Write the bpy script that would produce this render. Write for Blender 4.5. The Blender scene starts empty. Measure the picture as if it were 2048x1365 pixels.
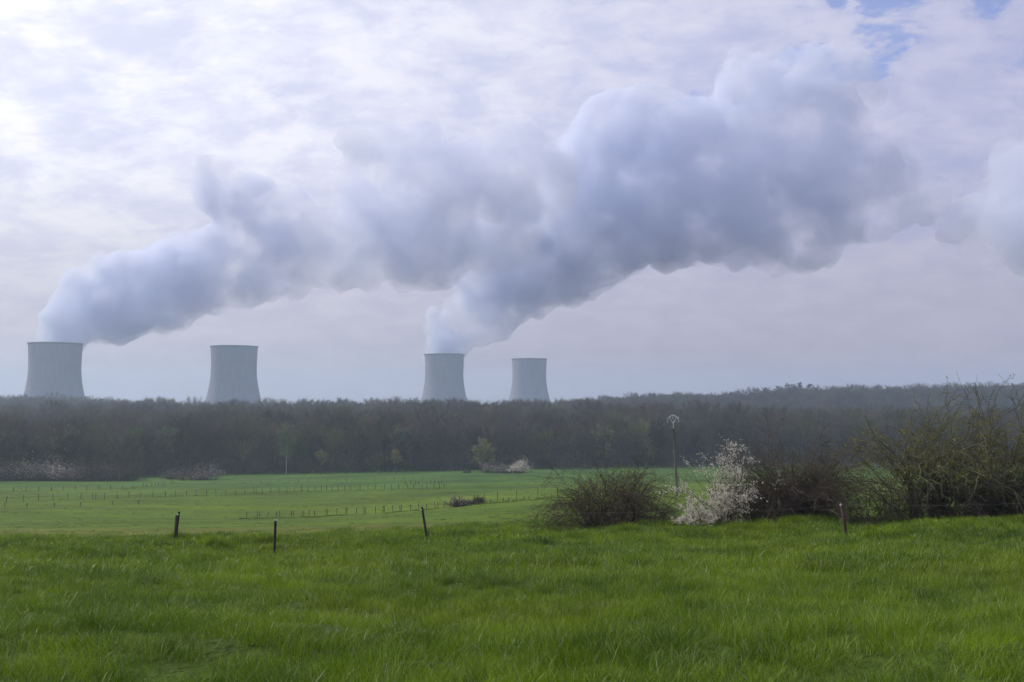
import bpy, math, random
import numpy as np
from mathutils import Vector, Matrix

R = math.radians
S = bpy.context.scene
COL = S.collection

# ------------------------------------------------------------------ camera
FPX = 1991.0                       # focal length in pixels of the 2048 wide frame
PITCH = math.atan((789 - 682.5) / FPX)
cam_d = bpy.data.cameras.new("camera")
cam = bpy.data.objects.new("camera", cam_d)
COL.objects.link(cam)
cam_d.sensor_width = 36.0
cam_d.lens = FPX / 2048 * 36.0
cam_d.clip_start = 0.1
cam_d.clip_end = 30000
cam.location = (0, 0, 0)
cam.rotation_euler = (math.pi / 2 + PITCH, 0, 0)
S.camera = cam

# ------------------------------------------------------------------ sun, sky, exposure
SUN_AZ = R(-62)                    # measured from straight ahead, negative = to the left
SUN_EL = R(38)
sun_dir = Vector((math.sin(SUN_AZ) * math.cos(SUN_EL), math.cos(SUN_AZ) * math.cos(SUN_EL), math.sin(SUN_EL)))
sd = bpy.data.lights.new("sun", 'SUN')
sd.energy = 2.3
sd.angle = R(5)
sd.color = (1.0, 0.93, 0.84)
so = bpy.data.objects.new("sun", sd)
COL.objects.link(so)
so.rotation_euler = sun_dir.to_track_quat('Z', 'Y').to_euler()

S.view_settings.view_transform = 'Standard'
S.view_settings.look = 'None'
S.view_settings.exposure = 0.18
S.view_settings.gamma = 1.0
S.view_settings.use_curve_mapping = False
S.cycles.use_denoising = True
S.cycles.volume_bounces = 10
S.cycles.max_bounces = 12
S.cycles.diffuse_bounces = 3
S.cycles.glossy_bounces = 2
S.cycles.transmission_bounces = 3
S.cycles.transparent_max_bounces = 8
S.cycles.use_adaptive_sampling = True
S.cycles.adaptive_threshold = 0.02


class NT:
    """short helper for node trees"""
    def __init__(self, tree, clear=True):
        self.t = tree
        if clear:
            tree.nodes.clear()

    def n(self, kind, **kw):
        nd = self.t.nodes.new(kind)
        for k, v in kw.items():
            if k in ('inp',):
                for kk, vv in v.items():
                    s = nd.inputs[kk]
                    if isinstance(vv, bpy.types.NodeSocket):
                        self.t.links.new(vv, s)
                    else:
                        s.default_value = vv
            else:
                setattr(nd, k, v)
        return nd

    def l(self, a, b):
        self.t.links.new(a, b)

    def math(self, op, a, b=None, c=None, clamp=False):
        nd = self.t.nodes.new('ShaderNodeMath')
        nd.operation = op
        nd.use_clamp = clamp
        for i, v in enumerate((a, b, c)):
            if v is None:
                continue
            if isinstance(v, bpy.types.NodeSocket):
                self.t.links.new(v, nd.inputs[i])
            else:
                nd.inputs[i].default_value = v
        return nd.outputs[0]

    def mix(self, fac, a, b, mode='MIX'):
        nd = self.t.nodes.new('ShaderNodeMix')
        nd.data_type = 'RGBA'
        nd.blend_type = mode
        for idx, v in ((0, fac), (6, a), (7, b)):
            if isinstance(v, bpy.types.NodeSocket):
                self.t.links.new(v, nd.inputs[idx])
            elif idx == 0:
                nd.inputs[0].default_value = v
            else:
                nd.inputs[idx].default_value = (*v, 1) if len(v) == 3 else v
        return nd.outputs[2]

    def ramp(self, fac, stops, interp='LINEAR'):
        nd = self.t.nodes.new('ShaderNodeValToRGB')
        cr = nd.color_ramp
        cr.interpolation = interp
        while len(cr.elements) > 1:
            cr.elements.remove(cr.elements[-1])
        for i, (p, c) in enumerate(stops):
            e = cr.elements[0] if i == 0 else cr.elements.new(p)
            e.position = p
            if not hasattr(c, '__len__'):
                c = (c, c, c)
            e.color = (*c, 1)
        self.t.links.new(fac, nd.inputs[0])
        return nd.outputs[0]

    def maprange(self, v, a, b, c=0.0, d=1.0, smooth=True):
        nd = self.t.nodes.new('ShaderNodeMapRange')
        nd.interpolation_type = 'SMOOTHSTEP' if smooth else 'LINEAR'
        nd.inputs[1].default_value = a
        nd.inputs[2].default_value = b
        nd.inputs[3].default_value = c
        nd.inputs[4].default_value = d
        self.t.links.new(v, nd.inputs[0])
        return nd.outputs[0]

    def noise(self, vec, scale, detail=4, rough=0.55, dist=0.0, lac=2.0):
        nd = self.t.nodes.new('ShaderNodeTexNoise')
        nd.inputs['Scale'].default_value = scale
        nd.inputs['Detail'].default_value = detail
        nd.inputs['Roughness'].default_value = rough
        nd.inputs['Distortion'].default_value = dist
        nd.inputs['Lacunarity'].default_value = lac
        self.t.links.new(vec, nd.inputs['Vector'])
        return nd.outputs['Fac']


def build_world():
    w = bpy.data.worlds.new("World")
    S.world = w
    w.use_nodes = True
    N = NT(w.node_tree)
    tc = N.n('ShaderNodeTexCoord').outputs['Generated']
    sky = N.n('ShaderNodeTexSky', sky_type='NISHITA', sun_disc=False)
    sky.sun_elevation = SUN_EL
    sky.sun_rotation = SUN_AZ
    sky.air_density = 1.0
    sky.dust_density = 1.5
    sky.ozone_density = 2.0
    sep = N.n('ShaderNodeSeparateXYZ', inp={0: tc})
    z = sep.outputs[2]
    zc = N.math('MAXIMUM', z, 0.0)
    zz = N.math('ADD', zc, 0.30)
    px = N.math('DIVIDE', sep.outputs[0], zz)
    py = N.math('DIVIDE', sep.outputs[1], zz)
    p = N.n('ShaderNodeCombineXYZ', inp={0: px, 1: py, 2: 0.0}).outputs[0]
    # a sheet of stratocumulus: large patches, ripples and small billows
    big = N.noise(p, 1.9, 4, 0.6, 0.5)
    mid = N.noise(p, 6.5, 6, 0.6, 0.35)
    mp = N.n('ShaderNodeMapping', inp={0: p})
    mp.inputs['Scale'].default_value = (1.0, 1.5, 1)
    mp.inputs['Rotation'].default_value = (0, 0, R(14))
    rip = N.noise(mp.outputs[0], 13.0, 5, 0.6, 0.5)
    # direction to the sun
    dt = N.n('ShaderNodeVectorMath', operation='DOT_PRODUCT')
    N.l(tc, dt.inputs[0])
    dt.inputs[1].default_value = tuple(sun_dir)
    dot = dt.outputs['Value']
    glow = N.maprange(dot, 0.15, 0.95)
    # cloud colour (in sky units; the background strength is 0.1)
    fine = N.math('ADD', N.math('MULTIPLY', mid, 0.68), N.math('MULTIPLY', rip, 0.32))
    shade = N.maprange(fine, 0.36, 0.64)
    ccol = N.mix(shade, N.mix(glow, (5.0, 5.35, 8.0), (6.6, 6.85, 8.3)), N.mix(glow, (6.7, 6.75, 8.9), (9.0, 8.95, 9.2)))
    gain = N.math('ADD', 0.76, N.math('MULTIPLY', glow, 0.36))
    lowsky = N.maprange(z, 0.0, 0.26)
    hz = N.mix(glow, (4.1, 3.85, 4.75), (5.4, 5.3, 6.0))
    ccol = N.mix(1.0, ccol, N.n('ShaderNodeCombineXYZ', inp={0: gain, 1: gain, 2: gain}).outputs[0], 'MULTIPLY')
    soft = N.mix(N.maprange(mid, 0.3, 0.7), (0.955, 0.955, 0.965), (1.04, 1.035, 1.03))
    hz = N.mix(1.0, hz, soft, 'MULTIPLY')
    ccol = N.mix(lowsky, hz, ccol)
    # cover: nearly closed, with gaps away from the sun
    cov = N.math('ADD', N.math('MULTIPLY', big, 0.45), N.math('MULTIPLY', fine, 0.55))
    cov = N.math('ADD', cov, N.math('MULTIPLY', glow, 0.20))
    gap = N.maprange(cov, 0.452, 0.500)
    gap = N.math('MAXIMUM', gap, N.maprange(z, 0.30, 0.12))
    skyc = N.n('ShaderNodeVectorMath', operation='SCALE')
    N.l(sky.outputs[0], skyc.inputs[0])
    skyc.inputs['Scale'].default_value = 1.5
    thin = N.mix(0.2, N.mix(1.0, skyc.outputs[0], (0.95, 0.85, 1.05), 'MULTIPLY'), ccol)
    col = N.mix(gap, thin, ccol)
    bg = N.n('ShaderNodeBackground', inp={'Color': col, 'Strength': 0.1})
    out = N.n('ShaderNodeOutputWorld')
    N.l(bg.outputs[0], out.inputs['Surface'])
    w.cycles.sampling_method = 'MANUAL'
    w.cycles.sample_map_resolution = 512


build_world()

# ------------------------------------------------------------------ helpers
CP, SP = math.cos(PITCH), math.sin(PITCH)


def at(u, v, Y):
    """world point seen at pixel (u, v) of the 2048 frame, Y metres ahead"""
    x = (u - 1024) / FPX
    up = (682.5 - v) / FPX
    fy = CP - up * SP
    fz = SP + up * CP
    return Vector((x / fy * Y, Y, fz / fy * Y))


def tanv(v):
    up = (682.5 - v) / FPX
    return (SP + up * CP) / (CP - up * SP)


def h2(ix, iy, seed):
    ix = ix.astype(np.int64).astype(np.uint32)
    iy = iy.astype(np.int64).astype(np.uint32)
    h = ix * np.uint32(374761393) + iy * np.uint32(668265263) + np.uint32((seed * 362437 + 12345) & 0xffffffff)
    h = (h ^ (h >> np.uint32(13))) * np.uint32(1274126177)
    h = h ^ (h >> np.uint32(16))
    return h.astype(np.float64) / 4294967295.0


def vn(x, y, seed=0):
    x = np.asarray(x, float)
    y = np.asarray(y, float)
    ix, iy = np.floor(x), np.floor(y)
    fx, fy = x - ix, y - iy
    fx = fx * fx * fx * (fx * (fx * 6 - 15) + 10)
    fy = fy * fy * fy * (fy * (fy * 6 - 15) + 10)
    a, b = h2(ix, iy, seed), h2(ix + 1, iy, seed)
    c, d = h2(ix, iy + 1, seed), h2(ix + 1, iy + 1, seed)
    return (a + (b - a) * fx) * (1 - fy) + (c + (d - c) * fx) * fy


def fbm(x, y, seed=0, oct=4, gain=0.5):
    s, a, t = 0.0, 1.0, 0.0
    for i in range(oct):
        s = s + a * (vn(x * 2 ** i + 17.3 * i, y * 2 ** i - 9.1 * i, seed + i) - 0.5)
        t += a
        a *= gain
    return s / t * 2


def sstep(a, b, x):
    t = np.clip((x - a) / (b - a), 0, 1)
    return t * t * (3 - 2 * t)


def gauss(x, c, w):
    return np.exp(-((x - c) / w) ** 2)


# ------------------------------------------------------------------ terrain height
PD = np.array([-400, -60, 0, 5, 10, 20, 30, 40, 50, 60, 80, 100, 130, 150, 190, 250, 330, 430, 500, 600, 700, 800, 900, 1000, 1200, 1450, 1718, 2600, 6000, 20000], float)
PZ = np.array([0.5, -1.2, -1.62, -1.66, -2.22, -3.58, -4.85, -6.02, -7.1, -8.2, -10.7, -13.15, -16.4, -18.3, -20.9, -24.0, -28.3, -33.5, -34.6, -33.8, -32.2, -31.8, -31.2, -32.0, -36, -60, -77, -90, -215, -760], float)
# smooth the piecewise profile
_dd = np.concatenate([np.linspace(-400, 0, 60, endpoint=False), np.linspace(0, 600, 1201), np.linspace(602, 20000, 2000)])
_zz = np.interp(_dd, PD, PZ)


def _smooth(dd, zz):
    out = zz.copy()
    for i, d in enumerate(dd):
        if d <= 0:
            continue
        w = 0.08 * d + 1.0
        m = (dd > d - 2.5 * w) & (dd < d + 2.5 * w)
        k = np.exp(-((dd[m] - d) / w) ** 2)
        gaps = np.gradient(dd)[m] if m.sum() > 2 else np.ones(m.sum())
        out[i] = np.sum(zz[m] * k * gaps) / np.sum(k * gaps)
    return out


_zs = _smooth(_dd, _zz)


TU = np.array([0, 350, 550, 850, 1100, 1350, 1690, 2048], float)
TV = {20: [1160, 1157, 1155, 1152, 1150, 1147, 1143, 1139],
      30: [1132, 1129, 1126, 1119, 1111, 1103, 1095, 1087],
      36: [1119, 1116, 1116, 1107, 1095, 1088, 1079, 1070],
      44: [1100, 1096, 1097, 1086, 1073, 1063, 1054, 1047],
      50: [1092, 1089, 1088, 1077, 1065, 1056, 1045, 1041],
      60: [1081, 1079, 1079, 1067, 1057, 1052, 1044, 1041],
      80: [1067, 1066, 1065, 1055, 1049, 1046, 1043, 1042],
      100: [1058, 1057, 1056, 1047, 1037, 1034, 1033, 1032],
      130: [1048, 1048, 1048, 1035, 1011, 999, 998, 998],
      150: [1038, 1040, 1041, 1024, 996, 984, 982, 980],
      165: [1019, 1022, 1030, 1016, 992, 986, 984, 982],
      190: [1005, 1005, 1010, 1004, 994, 988, 986, 984],
      220: [995, 994, 998, 994, 985, 980, 977, 976],
      250: [986, 984, 985, 980, 974, 969, 966, 965],
      300: [974, 972, 971, 966, 960, 956, 954, 953],
      350: [960, 962, 959, 955, 951, 948, 946, 945],
      430: [951, 951, 949, 945, 942, 940, 939, 939],
      500: [944, 943, 941, 938, 936, 935, 935, 935]}
TY = np.array(sorted(TV), float)
TZ = np.array([[tanv(v) * Y for v in TV[Y]] for Y in sorted(TV)])
# finer, smoothed table of ground height over (distance, direction)
_fy = np.geomspace(20, 500, 260)
_fu = np.linspace(0, 2048, 60)
_a = np.array([np.interp(_fu, TU, row) for row in TZ])
_b = np.array([np.interp(_fy, TY, _a[:, j]) for j in range(len(_fu))]).T
_base = np.interp(_fy, PD, PZ)[:, None]
_b = _b - _base


def _blur(a, n, axis):
    k = np.exp(-np.linspace(-2, 2, 2 * n + 1) ** 2)
    k /= k.sum()
    pad = [(0, 0), (0, 0)]
    pad[axis] = (n, n)
    p = np.pad(a, pad, mode='edge')
    return np.apply_along_axis(lambda c: np.convolve(c, k, 'valid'), axis, p)


_ft = _blur(_blur(_b + _base, 7, 0), 7, 1)


def table_z(y, u):
    fy = np.clip(np.log(np.maximum(y, 1) / 20) / math.log(25) * 259, 0, 258.999)
    fu = np.clip((u * FPX + 1024) / 2048 * 59, 0, 58.999)
    i, j = fy.astype(int), fu.astype(int)
    a, b = fy - i, fu - j
    return (_ft[i, j] * (1 - a) + _ft[i + 1, j] * a) * (1 - b) + (_ft[i, j + 1] * (1 - a) + _ft[i + 1, j + 1] * a) * b


def height(x, y, fine=True):
    x = np.asarray(x, float)
    y = np.asarray(y, float)
    z = np.interp(y, _dd, _zs)
    u = x / np.maximum(y, 30.0)                       # direction
    w = sstep(16, 26, y) * (1 - sstep(455, 500, y))
    z = z * (1 - w) + table_z(y, x / np.maximum(y, 20.0)) * w
    # the wooded hill, lower to the right; a second, farther ridge climbing to the right
    z = z - 9.0 * sstep(0.05, 0.5, u) * gauss(y, 850, 180)
    ridge = np.interp(u, [-1.2, -0.52, -0.40, -0.34, -0.2, 0.02, 0.10, 0.2, 0.3, 0.5, 1.2],
                      [17, 15, 12, 6, -6, -2, 14, 23, 28, 34, 41])
    z = z + (ridge + 1.5) * gauss(y, 1290, 150)
    z = z + 3.0 * fbm(x / 160, y / 160, 5, 3) * sstep(480, 700, y)
    if fine:
        near = 1 - sstep(60, 120, y)
        cr = gauss(y, 42, 14)
        z = z + (0.17 + 0.16 * cr) * fbm(x / 3.2, y / 2.6, 11, 3) * near * sstep(3, 8, np.hypot(x, y))
        z = z + 0.05 * fbm(x / 0.9, y / 0.9, 21, 2) * near
        z = z - 0.30 * gauss(x, 12.1, 1.6) * gauss(y, 35.0, 3.0)
        z = z + 0.6 * cr * np.maximum(fbm(x / 2.2, y / 2.0, 31, 2) - 0.22, 0)
        z = z + 0.28 * fbm(x / 26, y / 22, 41, 3) * sstep(90, 160, y)
        z = z + 0.10 * fbm(x / 5, y / 4, 43, 3) * sstep(70, 110, y) * (1 - sstep(300, 500, y))
    return z


def hz(x, y, fine=True):
    return float(height(np.array([x]), np.array([y]), fine)[0])


def ground_at(u, v, y0=20.0, y1=1400.0):
    """where the sight line through pixel (u, v) first meets the ground beyond y0"""
    ys = np.geomspace(y0, y1, 4000)
    x = (u - 1024) / FPX
    up = (682.5 - v) / FPX
    fy = CP - up * SP
    xs = x / fy * ys
    zr = (SP + up * CP) / fy * ys
    d = zr - height(xs, ys)
    k = np.where(d < 0)[0]
    i = k[0] if len(k) else int(np.argmin(d))
    return Vector((xs[i], ys[i], float(height(xs[i:i + 1], ys[i:i + 1])[0])))


def on_ground(u, Y):
    x = (u - 1024) / FPX * Y
    return Vector((x, Y, hz(x, Y)))


class MB:
    """collects polygons (numpy) and links them as one mesh object"""
    def __init__(self):
        self.v, self.t, self.q, self.n = [], [], [], 0
        self.tm, self.qm = [], []

    def add(self, v, tris=None, quads=None, m=0):
        v = np.asarray(v, float).reshape(-1, 3)
        if tris is not None and len(tris):
            t = np.asarray(tris, np.int64).reshape(-1, 3) + self.n
            self.t.append(t)
            self.tm.append(np.full(len(t), m))
        if quads is not None and len(quads):
            q = np.asarray(quads, np.int64).reshape(-1, 4) + self.n
            self.q.append(q)
            self.qm.append(np.full(len(q), m))
        self.v.append(v)
        self.n += len(v)

    def tube(self, pts, rad, k=4, m=0, cap=False):
        pts = np.asarray(pts, float)
        n = len(pts)
        rad = np.broadcast_to(np.asarray(rad, float), (n,))
        t = np.gradient(pts, axis=0) if n > 1 else pts
        t /= np.maximum(np.linalg.norm(t, axis=1, keepdims=True), 1e-9)
        mt = t.mean(0)
        ref = np.array([0, 0, 1.0]) if abs(mt[2]) < 0.75 * np.linalg.norm(mt) + 1e-9 else np.array([1.0, 0.17, 0])
        a = np.cross(t, ref)
        a /= np.maximum(np.linalg.norm(a, axis=1, keepdims=True), 1e-9)
        b = np.cross(t, a)
        ang = np.arange(k) / k * 2 * math.pi
        ring = a[:, None, :] * np.cos(ang)[None, :, None] + b[:, None, :] * np.sin(ang)[None, :, None]
        v = pts[:, None, :] + ring * rad[:, None, None]
        i = np.arange(n - 1)[:, None] * k
        j = np.arange(k)[None, :]
        j2 = (j + 1) % k
        q = np.stack([i + j, i + j2, i + k + j2, i + k + j], -1).reshape(-1, 4)
        tr = None
        if cap:
            tr = [[0, x, x + 1] for x in range(1, k - 1)] + [[(n - 1) * k, (n - 1) * k + x + 1, (n - 1) * k + x] for x in range(1, k - 1)]
        self.add(v, tr, q, m)

    def box(self, c, s, rot=None, m=0):
        c = np.asarray(c, float)
        s = np.asarray(s, float) / 2
        v = np.array([[x, y, z] for x in (-1, 1) for y in (-1, 1) for z in (-1, 1)], float) * s
        if rot is not None:
            v = v @ np.array(rot.to_3x3()).T
        q = [[0, 1, 3, 2], [4, 6, 7, 5], [0, 4, 5, 1], [2, 3, 7, 6], [0, 2, 6, 4], [1, 5, 7, 3]]
        self.add(v + c, None, q, m)

    def lathe(self, prof, k=48, c=(0, 0, 0), m=0):
        prof = np.asarray(prof, float)
        ang = np.arange(k) / k * 2 * math.pi
        v = np.stack([prof[:, 0][:, None] * np.cos(ang), prof[:, 0][:, None] * np.sin(ang),
                      np.broadcast_to(prof[:, 1][:, None], (len(prof), k))], -1) + np.asarray(c, float)
        i = np.arange(len(prof) - 1)[:, None] * k
        j = np.arange(k)[None, :]
        j2 = (j + 1) % k
        q = np.stack([i + j, i + j2, i + k + j2, i + k + j], -1).reshape(-1, 4)
        self.add(v, None, q, m)

    def mesh(self, name, mats, smooth=False):
        me = bpy.data.meshes.new(name)
        v = np.concatenate(self.v) if self.v else np.zeros((0, 3))
        t = np.concatenate(self.t) if self.t else np.zeros((0, 3), np.int64)
        q = np.concatenate(self.q) if self.q else np.zeros((0, 4), np.int64)
        me.vertices.add(len(v))
        me.vertices.foreach_set('co', v.astype(np.float32).ravel())
        nl = len(t) * 3 + len(q) * 4
        me.loops.add(nl)
        me.loops.foreach_set('vertex_index', np.concatenate([t.ravel(), q.ravel()]).astype(np.int32))
        me.polygons.add(len(t) + len(q))
        ls = np.concatenate([np.arange(len(t)) * 3, len(t) * 3 + np.arange(len(q)) * 4]).astype(np.int32)
        me.polygons.foreach_set('loop_start', ls)
        mi = np.concatenate([np.concatenate(self.tm) if self.tm else np.zeros(0), np.concatenate(self.qm) if self.qm else np.zeros(0)])
        me.polygons.foreach_set('material_index', mi.astype(np.int32))
        me.update(calc_edges=True)
        if smooth:
            me.polygons.foreach_set('use_smooth', np.ones(len(me.polygons), bool))
        for mm in (mats if isinstance(mats, (list, tuple)) else [mats]):
            me.materials.append(mm)
        return me

    def obj(self, name, mats, parent=None, smooth=False, link=True):
        o = bpy.data.objects.new(name, self.mesh(name, mats, smooth))
        if link:
            COL.objects.link(o)
        if parent is not None:
            o.parent = parent
        return o


def thing(name, label, cat, loc=(0, 0, 0), rz=0.0, group=None):
    o = bpy.data.objects.new(name, None)
    o.empty_display_size = 0.2
    COL.objects.link(o)
    o.location = loc
    o.rotation_euler = (0, 0, rz)
    o['label'] = label
    o['category'] = cat
    if group:
        o['group'] = group
    return o


def tag(o, label=None, cat=None, group=None, kind=None):
    if label:
        o['label'] = label
    if cat:
        o['category'] = cat
    if group:
        o['group'] = group
    if kind:
        o['kind'] = kind
    return o


def dup(root, loc, rz=0.0, scale=1.0, label=None):
    r = root.copy()
    COL.objects.link(r)
    r.location = loc
    r.rotation_euler = (0, 0, rz)
    r.scale = (scale,) * 3 if not hasattr(scale, '__len__') else scale
    if label:
        r['label'] = label
    for ch in list(root.children):
        c = ch.copy()
        COL.objects.link(c)
        c.parent = r
        for g in ch.children:
            d = g.copy()
            COL.objects.link(d)
            d.parent = c
    return r


# ------------------------------------------------------------------ materials
def mat(name):
    m = bpy.data.materials.new(name)
    m.use_nodes = True
    return m, NT(m.node_tree)


def finish(N, col, rough=0.9, trans=0.0, spec=0.3, bump=None, bs=0.3, bd=0.02):
    b = N.n('ShaderNodeBsdfPrincipled')
    b.inputs['Roughness'].default_value = rough
    b.inputs['Specular IOR Level'].default_value = spec
    if isinstance(col, bpy.types.NodeSocket):
        N.l(col, b.inputs['Base Color'])
    else:
        b.inputs['Base Color'].default_value = (*col, 1)
    if bump is not None:
        bp = N.n('ShaderNodeBump', inp={'Strength': bs, 'Distance': bd, 'Height': bump})
        N.l(bp.outputs[0], b.inputs['Normal'])
    out = N.n('ShaderNodeOutputMaterial')
    if trans > 0:
        t = N.n('ShaderNodeBsdfTranslucent')
        if isinstance(col, bpy.types.NodeSocket):
            N.l(col, t.inputs[0])
        else:
            t.inputs[0].default_value = (*col, 1)
        mx = N.n('ShaderNodeMixShader', inp={0: trans})
        N.l(b.outputs[0], mx.inputs[1])
        N.l(t.outputs[0], mx.inputs[2])
        N.l(mx.outputs[0], out.inputs['Surface'])
    else:
        N.l(b.outputs[0], out.inputs['Surface'])


def m_simple(name, col, rough=0.9, var=0.25, scale=3.0, trans=0.0, spec=0.3, rnd=0.0):
    m, N = mat(name)
    tc = N.n('ShaderNodeTexCoord').outputs['Object']
    f = N.noise(tc, scale, 4, 0.6)
    a = tuple(c * (1 - var) for c in col)
    b = tuple(min(1, c * (1 + var)) for c in col)
    c = N.mix(N.maprange(f, 0.3, 0.7), a, b)
    if rnd > 0:
        oi = N.n('ShaderNodeObjectInfo').outputs['Random']
        g = N.maprange(oi, 0, 1, 1 - rnd, 1 + rnd, False)
        c = N.mix(1.0, c, N.n('ShaderNodeCombineXYZ', inp={0: g, 1: g, 2: g}).outputs[0], 'MULTIPLY')
    finish(N, c, rough, trans, spec)
    return m


def m_grass(name, dark, light, dry, rough=0.45):
    m, N = mat(name)
    geo = N.n('ShaderNodeNewGeometry').outputs['Position']
    oi = N.n('ShaderNodeObjectInfo').outputs['Random']
    at_ = N.n('ShaderNodeAttribute', attribute_type='GEOMETRY', attribute_name='blade').outputs['Fac']
    patch = N.noise(geo, 0.35, 4, 0.6)
    patch2 = N.noise(geo, 1.7, 3, 0.6)
    f = N.math('ADD', N.math('MULTIPLY', patch, 0.55), N.math('MULTIPLY', patch2, 0.38))
    f = N.math('ADD', f, N.math('MULTIPLY', oi, 0.10))
    f = N.math('ADD', f, N.math('MULTIPLY', at_, 0.22))
    c = N.mix(N.maprange(f, 0.445, 0.82), dark, light)
    # a few pale dry blades
    c = N.mix(N.maprange(at_, 0.945, 0.965), c, dry)
    # bluish-green stands and yellowish stands
    hue = N.noise(geo, 0.16, 3, 0.5)
    c = N.mix(N.maprange(hue, 0.50, 0.70, 0, 0.35), c, (0.14, 0.16, 0.006))
    c = N.mix(N.maprange(hue, 0.5, 0.32, 0, 0.15), c, (0.035, 0.115, 0.014))
    finish(N, c, 0.42, 0.40, 0.34)
    return m


M = {}
M['grass'] = m_grass('meadow_grass_blades', (0.052, 0.110, 0.004), (0.245, 0.365, 0.012), (0.36, 0.42, 0.20))
M['bark'] = m_simple('grey_brown_bark', (0.105, 0.088, 0.075), 0.95, 0.3, 2.0, rnd=0.25)
M['stem'] = m_simple('thorn_stem_bark', (0.070, 0.052, 0.038), 0.85, 0.4, 1.2)
M['stem_red'] = m_simple('reddish_thorn_bark', (0.092, 0.070, 0.050), 0.85, 0.4, 1.2)
M['stem_green'] = m_simple('mossy_shrub_bark', (0.105, 0.098, 0.058), 0.85, 0.4, 1.2)
M['leaf_yellow'] = m_simple('young_yellow_green_leaf', (0.23, 0.23, 0.030), 0.6, 0.35, 1.5, trans=0.4)
M['leaf_green'] = m_simple('young_green_leaf', (0.10, 0.15, 0.035), 0.6, 0.35, 1.5, trans=0.4)
M['leaf_brown'] = m_simple('old_brown_leaf', (0.12, 0.075, 0.04), 0.8, 0.35, 1.5, trans=0.2)
M['blossom'] = m_simple('white_blossom', (0.78, 0.73, 0.62), 0.8, 0.15, 2.0, trans=0.3)
M['blossom_far'] = m_simple('pale_blossom', (0.40, 0.36, 0.34), 0.8, 0.25, 0.8, trans=0.2)
M['willow'] = m_simple('willow_leaf', (0.27, 0.25, 0.11), 0.8, 0.25, 0.5, trans=0.3)
M['birch'] = m_simple('birch_leaf', (0.15, 0.18, 0.10), 0.8, 0.25, 0.5, trans=0.3)
M['birch_bark'] = m_simple('birch_bark', (0.34, 0.33, 0.31), 0.8, 0.25, 0.8)
M['pine'] = m_simple('pine_needles', (0.022, 0.045, 0.025), 0.9, 0.4, 0.6)
M['post'] = m_simple('weathered_post_wood', (0.045, 0.036, 0.030), 0.9, 0.35, 14.0)
M['post_pale'] = m_simple('grey_post_wood', (0.14, 0.13, 0.11), 0.9, 0.3, 9.0)
M['post_far'] = m_simple('silvered_post_wood', (0.085, 0.075, 0.065), 0.9, 0.35, 3.0)
M['rust'] = m_simple('rusty_post_iron', (0.085, 0.048, 0.040), 0.85, 0.4, 18.0)
M['wire'] = m_simple('galvanised_wire', (0.30, 0.30, 0.31), 0.5, 0.1, 4.0, spec=0.5)
M['white_plastic'] = m_simple('white_plastic', (0.7, 0.7, 0.7), 0.5, 0.05, 4.0)
M['galv'] = m_simple('galvanised_steel', (0.62, 0.64, 0.66), 0.55, 0.1, 3.0, spec=0.5)
M['glass'] = m_simple('insulator_glass', (0.42, 0.45, 0.46), 0.3, 0.05, 3.0, spec=0.6)


def m_twigs():
    m, N = mat('bare_twigs')
    oi = N.n('ShaderNodeObjectInfo')
    r = oi.outputs['Random']
    geo = N.n('ShaderNodeNewGeometry').outputs['Position']
    big = N.noise(geo, 0.012, 3, 0.6)
    rr = N.math('ADD', N.math('MULTIPLY', r, 0.62), N.math('MULTIPLY', N.maprange(big, 0.3, 0.7), 0.38))
    c = N.ramp(rr, [(0.0, (0.070, 0.060, 0.052)), (0.30, (0.115, 0.092, 0.076)), (0.55, (0.145, 0.112, 0.084)),
                    (0.70, (0.130, 0.118, 0.062)), (0.82, (0.115, 0.140, 0.055)), (0.92, (0.19, 0.165, 0.078)), (1.0, (0.20, 0.22, 0.10))])
    r2 = N.math('FRACT', N.math('MULTIPLY', r, 37.7))
    g2 = N.maprange(r2, 0, 1, 0.52, 1.25, False)
    c = N.mix(1.0, c, N.n('ShaderNodeCombineXYZ', inp={0: g2, 1: g2, 2: g2}).outputs[0], 'MULTIPLY')
    finish(N, c, 0.9, 0.15, 0.1)
    return m


M['twigs'] = m_twigs()


def m_ground():
    m, N = mat('grassland')
    geo = N.n('ShaderNodeNewGeometry').outputs['Position']
    tint = N.n('ShaderNodeAttribute', attribute_type='GEOMETRY', attribute_name='tint').outputs['Color']
    sc = N.n('ShaderNodeMapping', inp={0: geo})
    sc.inputs['Scale'].default_value = (1, 0.75, 0.2)
    g = sc.outputs[0]
    a = N.noise(g, 0.045, 5, 0.6)
    b = N.noise(g, 0.5, 5, 0.65)
    c3 = N.noise(g, 3.5, 4, 0.7)
    f = N.math('ADD', N.math('MULTIPLY', a, 0.40), N.math('ADD', N.math('MULTIPLY', b, 0.35), N.math('MULTIPLY', c3, 0.25)))
    k = N.maprange(f, 0.36, 0.64, 0.50, 1.42, False)
    c = N.mix(1.0, tint, N.n('ShaderNodeCombineXYZ', inp={0: k, 1: k, 2: k}).outputs[0], 'MULTIPLY')
    yel = N.maprange(N.noise(g, 0.11, 4, 0.6), 0.48, 0.68, 0, 0.40)
    c = N.mix(yel, c, N.mix(1.0, c, (1.45, 1.02, 0.75), 'MULTIPLY'))
    finish(N, c, 0.95, 0, 0.1, bump=f, bs=0.9, bd=0.6)
    return m


M['ground'] = m_ground()


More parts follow.
